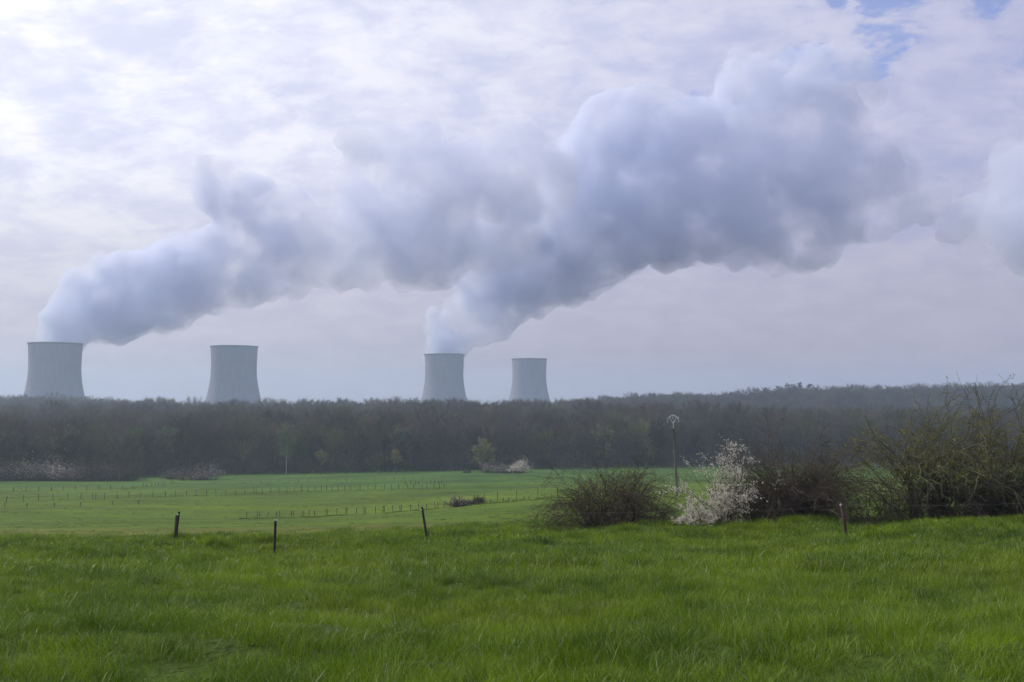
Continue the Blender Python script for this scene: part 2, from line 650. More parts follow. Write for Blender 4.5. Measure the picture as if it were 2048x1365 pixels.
def m_concrete():
    m, N = mat('tower_concrete')
    tc = N.n('ShaderNodeTexCoord').outputs['Object']
    sp = N.n('ShaderNodeSeparateXYZ', inp={0: tc})
    ang = N.math('ARCTAN2', sp.outputs[1], sp.outputs[0])
    rib = N.math('SINE', N.math('MULTIPLY', ang, 132.0))
    lift = N.math('SINE', N.math('MULTIPLY', sp.outputs[2], 2.1))
    cyl = N.n('ShaderNodeCombineXYZ', inp={0: N.math('MULTIPLY', ang, 9.0), 1: 0.0, 2: N.math('MULTIPLY', sp.outputs[2], 0.014)}).outputs[0]
    streak = N.noise(cyl, 2.2, 5, 0.65)
    band = N.n('ShaderNodeCombineXYZ', inp={0: N.math('MULTIPLY', ang, 0.6), 1: 0.0, 2: N.math('MULTIPLY', sp.outputs[2], 0.30)}).outputs[0]
    bands = N.noise(band, 1.6, 4, 0.6)
    c = N.mix(N.maprange(streak, 0.35, 0.65), (0.228, 0.240, 0.270), (0.285, 0.295, 0.325))
    k = N.math('ADD', 0.80, N.math('MULTIPLY', bands, 0.36))
    k = N.math('ADD', k, N.math('MULTIPLY', rib, 0.018))
    k = N.math('ADD', k, N.math('MULTIPLY', lift, 0.02))
    c = N.mix(1.0, c, N.n('ShaderNodeCombineXYZ', inp={0: k, 1: k, 2: k}).outputs[0], 'MULTIPLY')
    h = N.math('ADD', N.math('MULTIPLY', rib, 0.5), N.math('MULTIPLY', lift, 0.25))
    finish(N, c, 0.95, 0, 0.1, bump=h, bs=0.3, bd=0.2)
    return m


M['concrete'] = m_concrete()
M['concrete_dark'] = m_simple('stained_concrete', (0.15, 0.145, 0.14), 0.95, 0.2, 0.3)

# ------------------------------------------------------------------ ground sheet
def build_ground():
    t = np.linspace(-1, 1, 521)
    xs = np.sign(t) * (30 * np.abs(t) + 6000 * np.abs(t) ** 5.2)
    ys = np.concatenate([-np.geomspace(400, 2, 40), np.arange(-1, 12, 0.20), np.arange(12, 62, 0.22), np.geomspace(62, 500, 330), np.geomspace(504, 20000, 150)])
    X, Y = np.meshgrid(xs, ys)
    # fan out with distance so that detail follows the view
    X = X * (0.5 + np.clip(Y, 0, 20000) / 42.0) / np.where(np.abs(X) > 1e-9, 1, 1)
    X = np.where(Y > 12, X, X)
    X = np.clip(X, -14000, 14000) + np.sign(X) * 0
    Z = height(X, Y)
    ny, nx = X.shape
    v = np.stack([X, Y, Z], -1).reshape(-1, 3)
    i = np.arange(ny - 1)[:, None] * nx
    j = np.arange(nx - 1)[None, :]
    q = np.stack([i + j, i + j + 1, i + nx + j + 1, i + nx + j], -1).reshape(-1, 4)
    b = MB()
    b.add(v, None, q)
    o = b.obj('ground', M['ground'], smooth=True)
    x, y = v[:, 0], v[:, 1]
    u = x / np.maximum(y, 20)
    near = np.array([0.060, 0.100, 0.012])
    mid = np.array([0.086, 0.142, 0.012])
    far = np.array([0.060, 0.122, 0.020])
    wood = np.array([0.060, 0.055, 0.035])
    col = np.zeros((len(v), 4))
    col[:, 3] = 1
    w1 = sstep(45, 75, y)[:, None]
    w2 = sstep(200, 320, y)[:, None]
    c = near * (1 - w1) + mid * w1
    c = c * (1 - w2) + far * w2
    # strip of older brownish grass beyond the crest at the left
    tan = (gauss(y, 84, 15) * (1 - sstep(-0.14, 0.04, u)) * (0.5 + 0.5 * vn(x / 7, y / 9, 77)))[:, None]
    c = c * (1 - 0.75 * tan) + np.array([0.150, 0.128, 0.036]) * 0.75 * tan
    # the pasture is streaked: rank darker grass in long tufty lines, older yellow patches
    st = fbm(x / 16, y / 3.2, 201, 4) * sstep(70, 140, y) * (1 - sstep(430, 480, y))
    st2 = fbm(x / 60, y / 22, 203, 3) * sstep(90, 160, y) * (1 - sstep(430, 480, y))
    c = c * (1 + 0.30 * st + 0.18 * st2)[:, None]
    c[:, 0] *= 1 + 0.10 * np.clip(st2, -1, 1)
    # unmown dark strips under the fences
    px = u * FPX + 1024
    for (ua, ya, ub, yb, wd) in ((-200, 172, 592, 246, 1.3), (-200, 238, 250, 277, 1.5), (250, 277, 373, 330, 1.8), (470, 150, 1130, 151, 1.0)):
        yl = np.interp(px, [ua, ub], [ya, yb])
        wgt = gauss(y, yl, wd) * ((px > ua) & (px < ub)) * (0.35 + 0.65 * vn(x / 4, y / 4, 207))
        c = c * (1 - 0.50 * wgt)[:, None]
    # worn ground along the far fence lines
    wl = sstep(455 + 40 * 0, 500, y + 90 * gauss(u, -0.52, 0.2))[:, None]
    c = c * (1 - wl) + wood * wl
    col[:, :3] = c
    a = o.data.color_attributes.new('tint', 'FLOAT_COLOR', 'POINT')
    a.data.foreach_set('color', col.astype(np.float32).ravel())
    tag(o, 'rolling green meadow and pasture falling into the valley', None, None, 'structure')
    return o


build_ground()


# ------------------------------------------------------------------ scattering with geometry nodes (stuff only)
def scatter(name, pts, rot, scl, pick, protos, label, cat):
    coll = bpy.data.collections.new(name + '_sources')
    for i, p in enumerate(protos):
        p.name = "%s_source_%02d" % (name, i)
        coll.objects.link(p)
    me = bpy.data.meshes.new(name)
    me.vertices.add(len(pts))
    me.vertices.foreach_set('co', np.asarray(pts, np.float32).ravel())
    a = me.attributes.new('rot', 'FLOAT_VECTOR', 'POINT')
    a.data.foreach_set('vector', np.asarray(rot, np.float32).ravel())
    a = me.attributes.new('scl', 'FLOAT_VECTOR', 'POINT')
    a.data.foreach_set('vector', np.asarray(scl, np.float32).ravel())
    a = me.attributes.new('pick', 'INT', 'POINT')
    a.data.foreach_set('value', np.asarray(pick, np.int32))
    me.update()
    o = bpy.data.objects.new(name, me)
    COL.objects.link(o)
    ng = bpy.data.node_groups.new(name + '_nodes', 'GeometryNodeTree')
    ng.interface.new_socket('Geometry', in_out='INPUT', socket_type='NodeSocketGeometry')
    ng.interface.new_socket('Geometry', in_out='OUTPUT', socket_type='NodeSocketGeometry')
    gi = ng.nodes.new('NodeGroupInput')
    go = ng.nodes.new('NodeGroupOutput')
    ci = ng.nodes.new('GeometryNodeCollectionInfo')
    ci.inputs['Collection'].default_value = coll
    ci.inputs['Separate Children'].default_value = True
    ci.inputs['Reset Children'].default_value = True
    ip = ng.nodes.new('GeometryNodeInstanceOnPoints')

    def attr(nm, ty):
        nd = ng.nodes.new('GeometryNodeInputNamedAttribute')
        nd.data_type = ty
        nd.inputs['Name'].default_value = nm
        return nd.outputs['Attribute']
    e = ng.nodes.new('FunctionNodeEulerToRotation')
    ng.links.new(attr('rot', 'FLOAT_VECTOR'), e.inputs[0])
    ng.links.new(gi.outputs[0], ip.inputs['Points'])
    ng.links.new(ci.outputs[0], ip.inputs['Instance'])
    ip.inputs['Pick Instance'].default_value = True
    ng.links.new(attr('pick', 'INT'), ip.inputs['Instance Index'])
    ng.links.new(e.outputs[0], ip.inputs['Rotation'])
    ng.links.new(attr('scl', 'FLOAT_VECTOR'), ip.inputs['Scale'])
    ng.links.new(ip.outputs[0], go.inputs[0])
    md = o.modifiers.new('scatter', 'NODES')
    md.node_group = ng
    tag(o, label, cat, None, 'stuff')
    return o


def tuft(seed, n, rad, hmin, hmax, width, lean=0.35, wind=(0.12, 0.0)):
    """a patch of curved grass blades"""
    r = np.random.default_rng(seed)
    L = hmin + (hmax - hmin) * r.random(n) ** 1.3
    a = r.random(n) * 2 * math.pi
    rr = rad * np.sqrt(r.random(n))
    base = np.stack([rr * np.cos(a), rr * np.sin(a), np.full(n, -0.03)], -1)
    da = r.random(n) * 2 * math.pi
    ln = lean * r.random(n) ** 0.8
    d = np.stack([np.cos(da) * ln + wind[0], np.sin(da) * ln + wind[1], np.ones(n)], -1)
    d /= np.linalg.norm(d, axis=1, keepdims=True)
    hor = np.stack([d[:, 0], d[:, 1], np.zeros(n)], -1)
    hor /= np.maximum(np.linalg.norm(hor, axis=1, keepdims=True), 1e-6)
    bend = (0.10 + 0.75 * r.random(n) ** 1.5)
    side = np.stack([-hor[:, 1], hor[:, 0], np.zeros(n)], -1)
    tw = r.random(n) * math.pi
    side = side * np.cos(tw)[:, None] + hor * np.sin(tw)[:, None]
    w = width * (0.6 + 0.8 * r.random(n))
    rows = []
    for k, (s, ws) in enumerate(((0, 0.8), (0.4, 1.0), (0.75, 0.7), (1.0, 0.0))):
        p = base + d * (L * s)[:, None] + hor * (bend * L * s * s)[:, None] - np.array([0, 0, 1]) * (bend * bend * L * 0.45 * s * s)[:, None]
        if k < 3:
            rows.append(p - side * (w * ws / 2)[:, None])
            rows.append(p + side * (w * ws / 2)[:, None])
        else:
            rows.append(p)
    v = np.stack(rows, 1)          # n,7,3
    o7 = np.arange(n)[:, None] * 7
    q = np.concatenate([o7 + np.array([0, 1, 3, 2]), o7 + np.array([2, 3, 5, 4])])
    t = o7 + np.array([4, 5, 6])
    b = MB()
    b.add(v.reshape(-1, 3), t, q)
    o = b.obj('tuft', M['grass'], link=False, smooth=True)
    at_ = o.data.attributes.new('blade', 'FLOAT', 'POINT')
    at_.data.foreach_set('value', np.repeat(r.random(n), 7).astype(np.float32))
    return o


def wedge_points(r, y0, y1, dens, spread=1.28, falloff=None):
    """random ground points in a fan that is somewhat wider than the view"""
    k = 0.515 * spread
    area = k * (y1 * y1 - y0 * y0) + 3 * (y1 - y0)
    n = int(area * dens)
    y = np.sqrt(y0 * y0 + (y1 * y1 - y0 * y0) * r.random(n))
    x = (r.random(n) * 2 - 1) * (k * y + 1.5)
    return x, y


def build_grass():
    r = np.random.default_rng(4)
    near = [tuft(100 + i, 140, 0.26, 0.07, 0.20 + 0.035 * (i % 3), 0.0048, 0.45) for i in range(7)]
    tall = [tuft(120 + i, 80, 0.20, 0.16, 0.34, 0.0055, 0.30) for i in range(3)]
    midt = [tuft(140 + i, 110, 0.42, 0.08, 0.24, 0.009, 0.45) for i in range(5)]
    fart = [tuft(160 + i, 90, 0.65, 0.08, 0.24, 0.018, 0.45) for i in range(4)]
    clump = [tuft(180 + i, 170, 0.36, 0.20, 0.46, 0.011, 0.55, (0.05, 0)) for i in range(3)]
    protos = near + tall + midt + fart + clump
    for i in range(2):
        rr = np.random.default_rng(190 + i)
        b = MB()
        for k in range(3):
            p0 = np.array([rr.normal(0, .15), rr.normal(0, .15), 0])
            d = np.array([rr.normal(0.1, .16), rr.normal(0, .16), 1.0])
            L = 0.30 + 0.14 * rr.random()
            pts = p0 + d * np.linspace(0, L, 4)[:, None]
            b.tube(pts, 0.0016, 3)
            b.tube([pts[-1], pts[-1] + d * 0.02, pts[-1] + d * 0.05], [0.0025, 0.0055, 0.001], 5)
        protos.append(b.obj('stalk', M['leaf_brown'], link=False))
    P, Rr, Sc, Pk = [], [], [], []

    def put(x, y, lo, n, s, sz=None):
        z = height(x, y)
        P.append(np.stack([x, y, z], -1))
        k = len(x)
        # lean of the ground is small; wind direction is common, so rotate only partly
        Rr.append(np.stack([r.normal(0, .08, k), r.normal(0, .08, k), r.random(k) * 2 * math.pi], -1))
        sc = s * (0.8 + 0.45 * r.random(k))
        lump = 0.80 + 0.55 * vn(x / 1.6, y / 1.3, 91)
        Sc.append(np.stack([sc, sc, sc * lump * (sz if sz is not None else 1)], -1))
        Pk.append(lo + r.integers(0, n, k))
    x, y = wedge_points(r, 2.5, 9, 20, 1.5)
    put(x, y, 0, 7, 0.62)
    x, y = wedge_points(r, 9, 18, 17)
    put(x, y, 0, 7, 0.74)
    x, y = wedge_points(r, 3, 26, 3.0)
    m = vn(x / 1.9, y / 1.5, 55) > 0.52
    put(x[m], y[m], 7, 3, 0.62)
    x, y = wedge_points(r, 17, 36, 9.0)
    put(x, y, 10, 5, 1.0)
    x, y = wedge_points(r, 34, 62, 4.6, 1.2)
    put(x, y, 15, 4, 1.0)
    x, y = wedge_points(r, 60, 84, 1.6, 1.15)
    m = (x / y > -0.02) | (y < 68) | (r.random(len(x)) < 0.18)
    put(x[m], y[m], 15, 4, 1.0, 0.6)
    x, y = wedge_points(r, 84, 125, 0.7, 1.1)
    m = x / y > -0.02
    put(x[m], y[m], 15, 4, 1.0, 0.4)
    # thick clumps on the lumps of the crest
    x, y = wedge_points(r, 27, 60, 3.4, 1.2)
    m = (fbm(x / 2.2, y / 2.0, 31, 2) > 0.22) | (vn(x / 5, y / 3.0, 61) > 0.80)
    for (uu, yy) in ((352, 44), (550, 36.5), (850, 44), (1690, 37)):
        m &= ~((np.abs(x / y - (uu - 1024) / FPX) < 0.022) & (y > yy - 11) & (y < yy + 0.6))
    put(x[m], y[m], 19, 3, 0.75)
    # the big mound left of the middle and the long grass left of the thorn bush
    for (u, v, w, dy, n) in ((725, 1083, 1.0, 0.8, 46), (1030, 1052, 3.2, 1.2, 70), (1290, 1085, 1.6, 1.0, 40), (660, 1068, 0.5, .4, 10), (1400, 1072, 1.2, .8, 26),
                             (1240, 1040, 2.4, .7, 50), (1560, 1030, 3.5, .8, 70), (1900, 1022, 4.2, .9, 90)):
        p = ground_at(u, v, 20)
        put(p.x + r.normal(0, w, n), p.y + r.normal(0, dy, n), 19, 3, 1.0)
    # tussocks out on the pasture, thick along the old fence lines
    x, y = wedge_points(r, 85, 330, 0.10, 1.1)
    m = vn(x / 9, y / 5, 63) > 0.56
    put(x[m], y[m], 19, 3, 0.75, 0.42)
    for (ua, ya, ub, yb, n, w) in ((-60, 184, 592, 246, 420, 0.5), (-60, 250, 250, 277, 300, 0.6), (250, 277, 373, 330, 160, 0.8), (485, 150, 1125, 151, 380, 0.45), (592, 246, 889, 257, 160, 0.9)):
        t = r.random(n)
        yy = ya + (yb - ya) * t + r.normal(0, w, n)
        xx = (ua + (ub - ua) * t - 1024) / FPX * yy
        m = vn(xx / 3, yy / 3, 65) > 0.42
        put(xx[m], yy[m], 19, 3, 0.8, 0.6)
    # dark seed heads standing singly above the grass
    x, y = wedge_points(r, 11, 24, 0.04)
    put(x, y, 22, 2, 0.9)
    return scatter('meadow_grass', np.concatenate(P), np.concatenate(Rr), np.concatenate(Sc), np.concatenate(Pk), protos,
                   'long green grass of the near meadow', 'grass')


build_grass()


# ------------------------------------------------------------------ trees
def rot_dirs(d, r, amt):
    d = d + r.normal(0, amt, d.shape)
    return d / np.maximum(np.linalg.norm(d, axis=-1, keepdims=True), 1e-9)


def bare_tree(seed, H=17.0, spread=5.2, first=0.30, n_limb=18, n_a=380, n_b=3200, tw=0.042, up=0.75, leaf=None, leaf_n=0, leaf_s=0.25, column=False):
    """tapered trunk with limbs, branchlets and fine twigs; returns the MBs of trunk and crown"""
    r = np.random.default_rng(seed)
    tr, cr = MB(), MB()
    n = 9
    wob = np.cumsum(r.normal(0, 0.018 * H, (n, 2)), axis=0) * np.linspace(0, 1, n)[:, None]
    zs = np.linspace(-0.5, H * 0.86, n)
    tp = np.stack([wob[:, 0], wob[:, 1], zs], -1)
    rad = H * 0.0115 * (1 - 0.92 * np.linspace(0, 1, n)) + 0.02
    rad[0] *= 1.5
    tr.tube(tp, rad, 6)
    segs_p, segs_d, segs_w = [], [], []
    for i in range(n_limb):
        f = first + (0.97 - first) * ((i + r.random()) / n_limb)
        z = f * H * 0.86
        base = np.array([np.interp(z, zs, tp[:, 0]), np.interp(z, zs, tp[:, 1]), z])
        az = i * 2.4 + r.normal(0, 0.5)
        prof = math.sin(math.pi * min(1, (0.18 + 0.82 * (1 - (f - first) / (1 - first))) ** 0.7 * 0.95)) ** 0.5 if not column else 0.5
        wid = spread * (0.35 + 0.65 * math.sqrt(max(0.0, 1 - ((f - 0.55) / 0.5) ** 2))) * (0.8 + 0.4 * r.random())
        el = up * (0.5 + 0.9 * f) + r.normal(0, 0.12)
        d = np.array([math.cos(az) * math.cos(el), math.sin(az) * math.cos(el), math.sin(el)])
        L = min(wid / max(0.35, math.cos(el)), (H * 1.02 - z) / max(0.15, math.sin(el)))
        k = 6
        pts = [base]
        for s in range(k):
            d = d + r.normal(0, 0.13, 3) + np.array([0, 0, 0.05])
            d /= np.linalg.norm(d)
            pts.append(pts[-1] + d * L / k)
        pts = np.array(pts)
        cr.tube(pts, np.linspace(0.045 * H / 10, 0.018, k + 1) * (1.1 - 0.6 * f), 4)
        w = np.linspace(0.15, 1, k)
        segs_p.append(pts[:-1])
        segs_d.append(np.diff(pts, axis=0))
        segs_w.append(w * L)
    SPt, SDr, SW = np.concatenate(segs_p), np.concatenate(segs_d), np.concatenate(segs_w)

    def slivers(p, d, L, w, curve=0.25):
        side = np.cross(d, r.normal(0, 1, d.shape))
        side /= np.maximum(np.linalg.norm(side, axis=1, keepdims=True), 1e-9)
        cu = np.cross(side, d)
        mid = p + d * (L * 0.55)[:, None] + cu * (L * curve * r.normal(0, 0.5, len(L)))[:, None]
        end = p + d * L[:, None]
        v = np.stack([p - side * w[:, None] / 2, p + side * w[:, None] / 2, mid + side * w[:, None] * 0.33, mid - side * w[:, None] * 0.33, end], 1)
        o5 = np.arange(len(L))[:, None] * 5
        cr.add(v.reshape(-1, 3), o5 + np.array([3, 2, 4]), o5 + np.array([0, 1, 2, 3]))
        return p, end
    k = r.choice(len(SPt), n_a, p=SW / SW.sum())
    p = SPt[k] + SDr[k] * r.random((n_a, 1))
    dn = SDr[k] / np.linalg.norm(SDr[k], axis=1, keepdims=True)
    d = rot_dirs(dn * 0.8 + np.array([0, 0, 0.25]), r, 0.5)
    L = (0.08 + 0.09 * r.random(n_a)) * H
    a0, a1 = slivers(p, d, L, np.full(n_a, tw * 1.8))
    k = r.integers(0, n_a, n_b)
    f = 0.15 + 0.85 * r.random((n_b, 1))
    p = a0[k] + (a1[k] - a0[k]) * f
    d = rot_dirs(d[k] * 0.8 + np.array([0, 0, 0.15]), r, 0.5)
    L = (0.03 + 0.045 * r.random(n_b)) * H
    b0, b1 = slivers(p, d, L, np.full(n_b, tw))
    lv = None
    if leaf_n:
        lv = MB()
        add_leaves(lv, r, b0, b1, leaf_n, leaf_s)
    return tr, cr, lv


def add_leaves(mb, r, a, b, n, s, droop=0.0, lo=0.2, m=0):
    k = r.integers(0, len(a), n)
    p = a[k] + (b[k] - a[k]) * (lo + (1.05 - lo) * r.random((n, 1))) + r.normal(0, s * 0.4, (n, 3))
    p[:, 2] -= droop * r.random(n)
    x = rot_dirs(r.normal(0, 1, (n, 3)), r, 0.1)
    y = np.cross(x, r.normal(0, 1, (n, 3)))
    y /= np.maximum(np.linalg.norm(y, axis=1, keepdims=True), 1e-9)
    sz = s * (0.6 + 0.8 * r.random((n, 1)))
    v = np.stack([p - x * sz * 0.5, p + y * sz * 0.28, p + x * sz * 0.5, p - y * sz * 0.28], 1)
    mb.add(v.reshape(-1, 3), None, np.arange(n)[:, None] * 4 + np.array([0, 1, 2, 3]), m)


def tree_thing(name, label, cat, loc, parts, mats, rz=0.0, group=None):
    t = thing(name, label, cat, loc, rz, group)
    tr, cr, lv = parts
    tr.obj('trunk', mats[0], t, smooth=True)
    c = cr.obj('crown', mats[1], t)
    if lv is not None:
        lv.obj('leaves', mats[2], c)
    return t


def forest_sources():
    src = []
    for i in range(9):
        H = [17, 15.5, 18, 16, 14.5, 17.5, 16.5, 15, 18.5][i]
        tr, cr, lv = bare_tree(300 + i, H, spread=4.6 + 1.2 * (i % 3) * 0.6, first=0.28 + 0.05 * (i % 3), n_limb=17 + i % 4)
        b = MB()
        for part in (tr, cr):
            v = np.concatenate(part.v)
            b.add(v, np.concatenate(part.t) if part.t else None, np.concatenate(part.q) if part.q else None)
        src.append(b.obj('source', M['twigs'], link=False))
    # low scrub
    for i in range(3):
        tr, cr, lv = bare_tree(330 + i, 5.0, spread=3.2, first=0.06, n_limb=22, n_a=260, n_b=1500, tw=0.03, up=0.5)
        src.append(cr.obj('source', M['twigs'], link=False))
    return src


def forest_edge(u):
    """distance at which the wood begins, by direction u = x / y"""
    return np.interp(u, [-1.0, -0.52, -0.42, -0.37, -0.30, -0.1, 0.05, 0.3, 1.0], [352, 356, 368, 400, 428, 446, 470, 500, 520])


def build_forest():
    r = np.random.default_rng(9)
    src = forest_sources()
    P, pk, sc = [], [], []
    # jittered grid over the hill
    for (y0, y1, st) in ((340, 620, 7.6), (620, 1010, 9.4), (1120, 1420, 9.0)):
        yy = np.arange(y0, y1, st)
        for y in yy:
            half = 0.66 * y
            xx = np.arange(-half, half, st)
            xj = xx + r.normal(0, st * 0.28, len(xx))
            yj = y + r.normal(0, st * 0.28, len(xx))
            m = yj > forest_edge(xj / yj) + 6
            if y0 > 1000:
                u = xj / yj
                m &= (u < -0.335) | (u > 0.0) | (r.random(len(u)) < 0.25)
                m &= ~((u > -0.33) & (u < -0.02))
            P.append(np.stack([xj[m], yj[m]], -1))
    P = np.concatenate(P)
    z = height(P[:, 0], P[:, 1])
    n = len(P)
    pk = r.integers(0, 9, n)
    s = 0.72 + 0.52 * r.random(n) ** 1.3
    s *= 0.98 + 0.22 * vn(P[:, 0] / 60, P[:, 1] / 60, 5)
    pts = np.stack([P[:, 0], P[:, 1], z - 0.2], -1)
    # scrub along the foot of the wood
    u = (r.random(900) * 2 - 1) * 0.62
    y = forest_edge(u) + 3 + 10 * r.random(900)
    x = u * y
    q = np.stack([x, y, height(x, y) - 0.2], -1)
    pts = np.concatenate([pts, q])
    pk = np.concatenate([pk, 9 + r.integers(0, 3, 900)])
    s = np.concatenate([s, 0.5 + 0.5 * r.random(900)])
    rot = np.stack([np.zeros(len(pts)), np.zeros(len(pts)), r.random(len(pts)) * 6.28], -1)
    print('forest instances', len(pts))
    return scatter('woodland', pts, rot, np.stack([s * 1.05, s * 1.05, s], -1), pk, src, 'leafless brown wood covering the hillside', 'woodland')


build_forest()


def build_edge_trees():
    """the front row of the wood: trees one can tell apart"""
    r = np.random.default_rng(15)
    protos = []
    lab = 'leafless grey-brown tree in the front row of the wood beyond the pasture'
    grp = 'bare trees along the edge of the wood'
    for i in range(6):
        H = [16.5, 15, 17.5, 14, 16, 13][i]
        pr = bare_tree(400 + i, H, spread=4.4 + 0.5 * (i % 3), first=0.22 + 0.06 * (i % 3), n_limb=19)
        protos.append(tree_thing('bare_tree', lab, 'tree', (0, 0, 0), pr, (M['bark'], M['twigs']), 0, grp))
    k = 0
    us = np.linspace(-0.60, 0.60, 96)
    for u in us:
        u = u + r.normal(0, 0.003)
        y = float(forest_edge(u)) + 2 + r.random() * 5
        x = u * y
        loc = (x, y, hz(x, y) - 0.1)
        s = 0.85 + 0.3 * r.random()
        if k < 6:
            o = protos[k]
            o.location = loc
            o.rotation_euler = (0, 0, r.random() * 6.28)
            o.scale = (s, s, s)
        else:
            dup(protos[int(r.integers(0, 6))], loc, r.random() * 6.28, s)
        k += 1


build_edge_trees()


def place(u, v_base, Y=None):
    if Y is None:
        return ground_at(u, v_base, 60)
    p = on_ground(u, Y)
    return p


def single_trees():
    # tall pale birch
    Y = 412
    p = on_ground(575, Y)
    t = tree_thing('birch_tree', 'tall slim pale green birch with a white trunk, taller than the small trees beside it', 'tree', p,
                   bare_tree(501, 18.5, 2.6, 0.30, 22, 300, 1500, 0.03, 1.0, leaf=True, leaf_n=3800, leaf_s=0.40), (M['birch_bark'], M['twigs'], M['birch']))
    # willow with yellowish crown
    p = on_ground(970, 437)
    tree_thing('willow_tree', 'round yellow-green willow standing in front of the wood beside pale blossom bushes', 'tree', p,
               bare_tree(502, 12.0, 4.2, 0.18, 24, 320, 1600, 0.04, 0.7, leaf=True, leaf_n=9500, leaf_s=0.42), (M['bark'], M['twigs'], M['willow']))
    small = [(643, 405, 8.8, 1.9, 'small tree with a yellowish rounded top on a thin trunk, just right of the birch', 'willow', 900),
             (792, 425, 8.6, 1.7, 'small bright yellow-green topped tree at the pasture edge, left of the willow', 'willow', 1500)]
    for i, (u, Y, H, sp, lab, mt, ln) in enumerate(small):
        tree_thing('small_tree', lab, 'tree', on_ground(u, Y),
                   bare_tree(510 + i, H, sp, 0.45, 14, 160, 800, 0.04, 0.9, leaf=True, leaf_n=int(ln * 1.3), leaf_s=0.36), (M['bark'], M['twigs'], M[mt]))
    # pollard-like small bare trees on the pasture edge
    grp = 'small bare trees standing out on the pasture edge'
    spots = [(517, 404, 6.0, 'small bare tree at the pasture edge, leftmost of those left of the birch'),
             (553, 402, 5.5, 'small bare tree at the pasture edge close to the left of the birch'),
             (613, 406, 6.0, 'small bare tree between the birch and the yellowish topped tree'),
             (474, 398, 7.5, 'stout bare tree with a thick trunk just right of the blossom thicket'),
             (694, 412, 7.0, 'small bare tree standing right of the yellowish topped tree'),
             (762, 420, 8.0, 'bare round topped tree just left of the bright yellow-green tree'),
             (836, 425, 7.8, 'bare tree with a leaning trunk right of the bright yellow-green tree'),
             (903, 428, 8.6, 'bare tree between the leaning tree and the willow'),
             (1122, 380, 5.0, 'lone thin bare sapling out on the pasture behind the thorn bush')]
    for i, (u, Y, H, lab) in enumerate(spots):
        tree_thing('small_bare_tree', lab, 'tree', on_ground(u, Y),
                   bare_tree(530 + i, H, H * 0.38, 0.25, 16, 170, 900, 0.045, 0.75), (M['bark'], M['twigs']), 0, grp)
    # leafing trees showing pale green inside the wood front
    grp = 'trees in young leaf at the front of the wood'
    k = 0
    for (u, H, ln, mt, lab) in ((130, 17, 2600, 'birch', 'grey-green broad tree above the left end of the blossoming hedge'),
                                (30, 15, 1500, 'birch', 'grey-green tree at the left edge of the photo above the hedge'),
                                (270, 17.5, 1600, 'leaf_green', 'faintly green tree left of the gap beside the hedge end'),
                                (340, 18, 1800, 'birch', 'pale green tree rising behind the rounded thicket'),
                                (800, 18, 2400, 'birch', 'pale green tree high in the wood behind the bright yellow-green tree'),
                                (1090, 16, 1200, 'leaf_green', 'faintly green tree above the last round blossom bush'),
                                (1205, 17, 1700, 'willow', 'yellowish tree in the wood behind the thorn bush'),
                                (1290, 19, 2600, 'willow', 'broad yellowish tree in the wood left of the utility pole')):
        y = float(forest_edge((u - 1024) / FPX)) + 4
        tree_thing('leafing_tree', lab, 'tree', on_ground(u, y),
                   bare_tree(560 + k, H, 5.2, 0.2, 20, 300, 1700, 0.04, 0.8, leaf=True, leaf_n=int(ln * 1.6), leaf_s=0.46), (M['bark'], M['twigs'], M[mt]), 0, grp)
        k += 1


single_trees()


def pine(seed, H):
    r = np.random.default_rng(seed)
    tr, cr = MB(), MB()
    lean = r.normal(0, 0.05, 2)
    zs = np.linspace(-0.5, H * 0.95, 8)
    tp = np.stack([lean[0] * zs, lean[1] * zs, zs], -1)
    tr.tube(tp, np.linspace(0.30, 0.05, 8), 6)
    for i in range(26):
        f = 0.45 + 0.52 * (i + r.random()) / 26
        az = r.random() * 6.28
        L = (1 - f) * H * 0.42 + 1.0 + r.random() * 1.4
        b = np.array([lean[0] * f * H * .95, lean[1] * f * H * .95, f * H * 0.95])
        e = b + np.array([math.cos(az) * L, math.sin(az) * L, L * (0.15 + 0.3 * r.random())])
        tr.tube([b, (b + e) / 2 + [0, 0, 0.1], e], [0.07, 0.05, 0.02], 4)
        for j in range(3):
            c = b + (e - b) * (0.5 + 0.25 * j) + r.normal(0, 0.25, 3)
            n = 130
            p = c + r.normal(0, 1, (n, 3)) * np.array([0.62, 0.62, 0.30])
            x = rot_dirs(r.normal(0, 1, (n, 3)) + [0, 0, 0.8], r, 0.1)
            y = np.cross(x, r.normal(0, 1, (n, 3)))
            y /= np.maximum(np.linalg.norm(y, axis=1, keepdims=True), 1e-9)
            v = np.stack([p - y * 0.07, p + y * 0.07, p + x * 0.5], 1)
            cr.add(v.reshape(-1, 3), np.arange(n)[:, None] * 3 + np.array([0, 1, 2]))
    return tr, cr, None


def pines():
    grp = 'dark pines on the skyline'
    for i, (u, vtop, lab) in enumerate(((1532, 783, 'small dark pine standing alone left of the pine group on the skyline'),
                                        (1553, 779, 'dark pine at the left end of the group on the skyline'),
                                        (1575, 774, 'broad dark pine second in the skyline group'),
                                        (1588, 776, 'low dark pine in the middle of the skyline group'),
                                        (1604, 772, 'tallest dark pine of the group on the skyline'),
                                        (1617, 775, 'dark pine just right of the tallest on the skyline'),
                                        (1633, 784, 'low dark pine at the right end of the skyline group'))):
        Y = 1268 + 6 * (i % 3)
        p = on_ground(u, Y)
        top = tanv(vtop) * Y
        H = max(18.0, top - p.z + 6.0)
        tree_thing('pine_tree', lab, 'pine tree', p, pine(600 + i, H), (M['bark'], M['pine']), 0, grp)


pines()


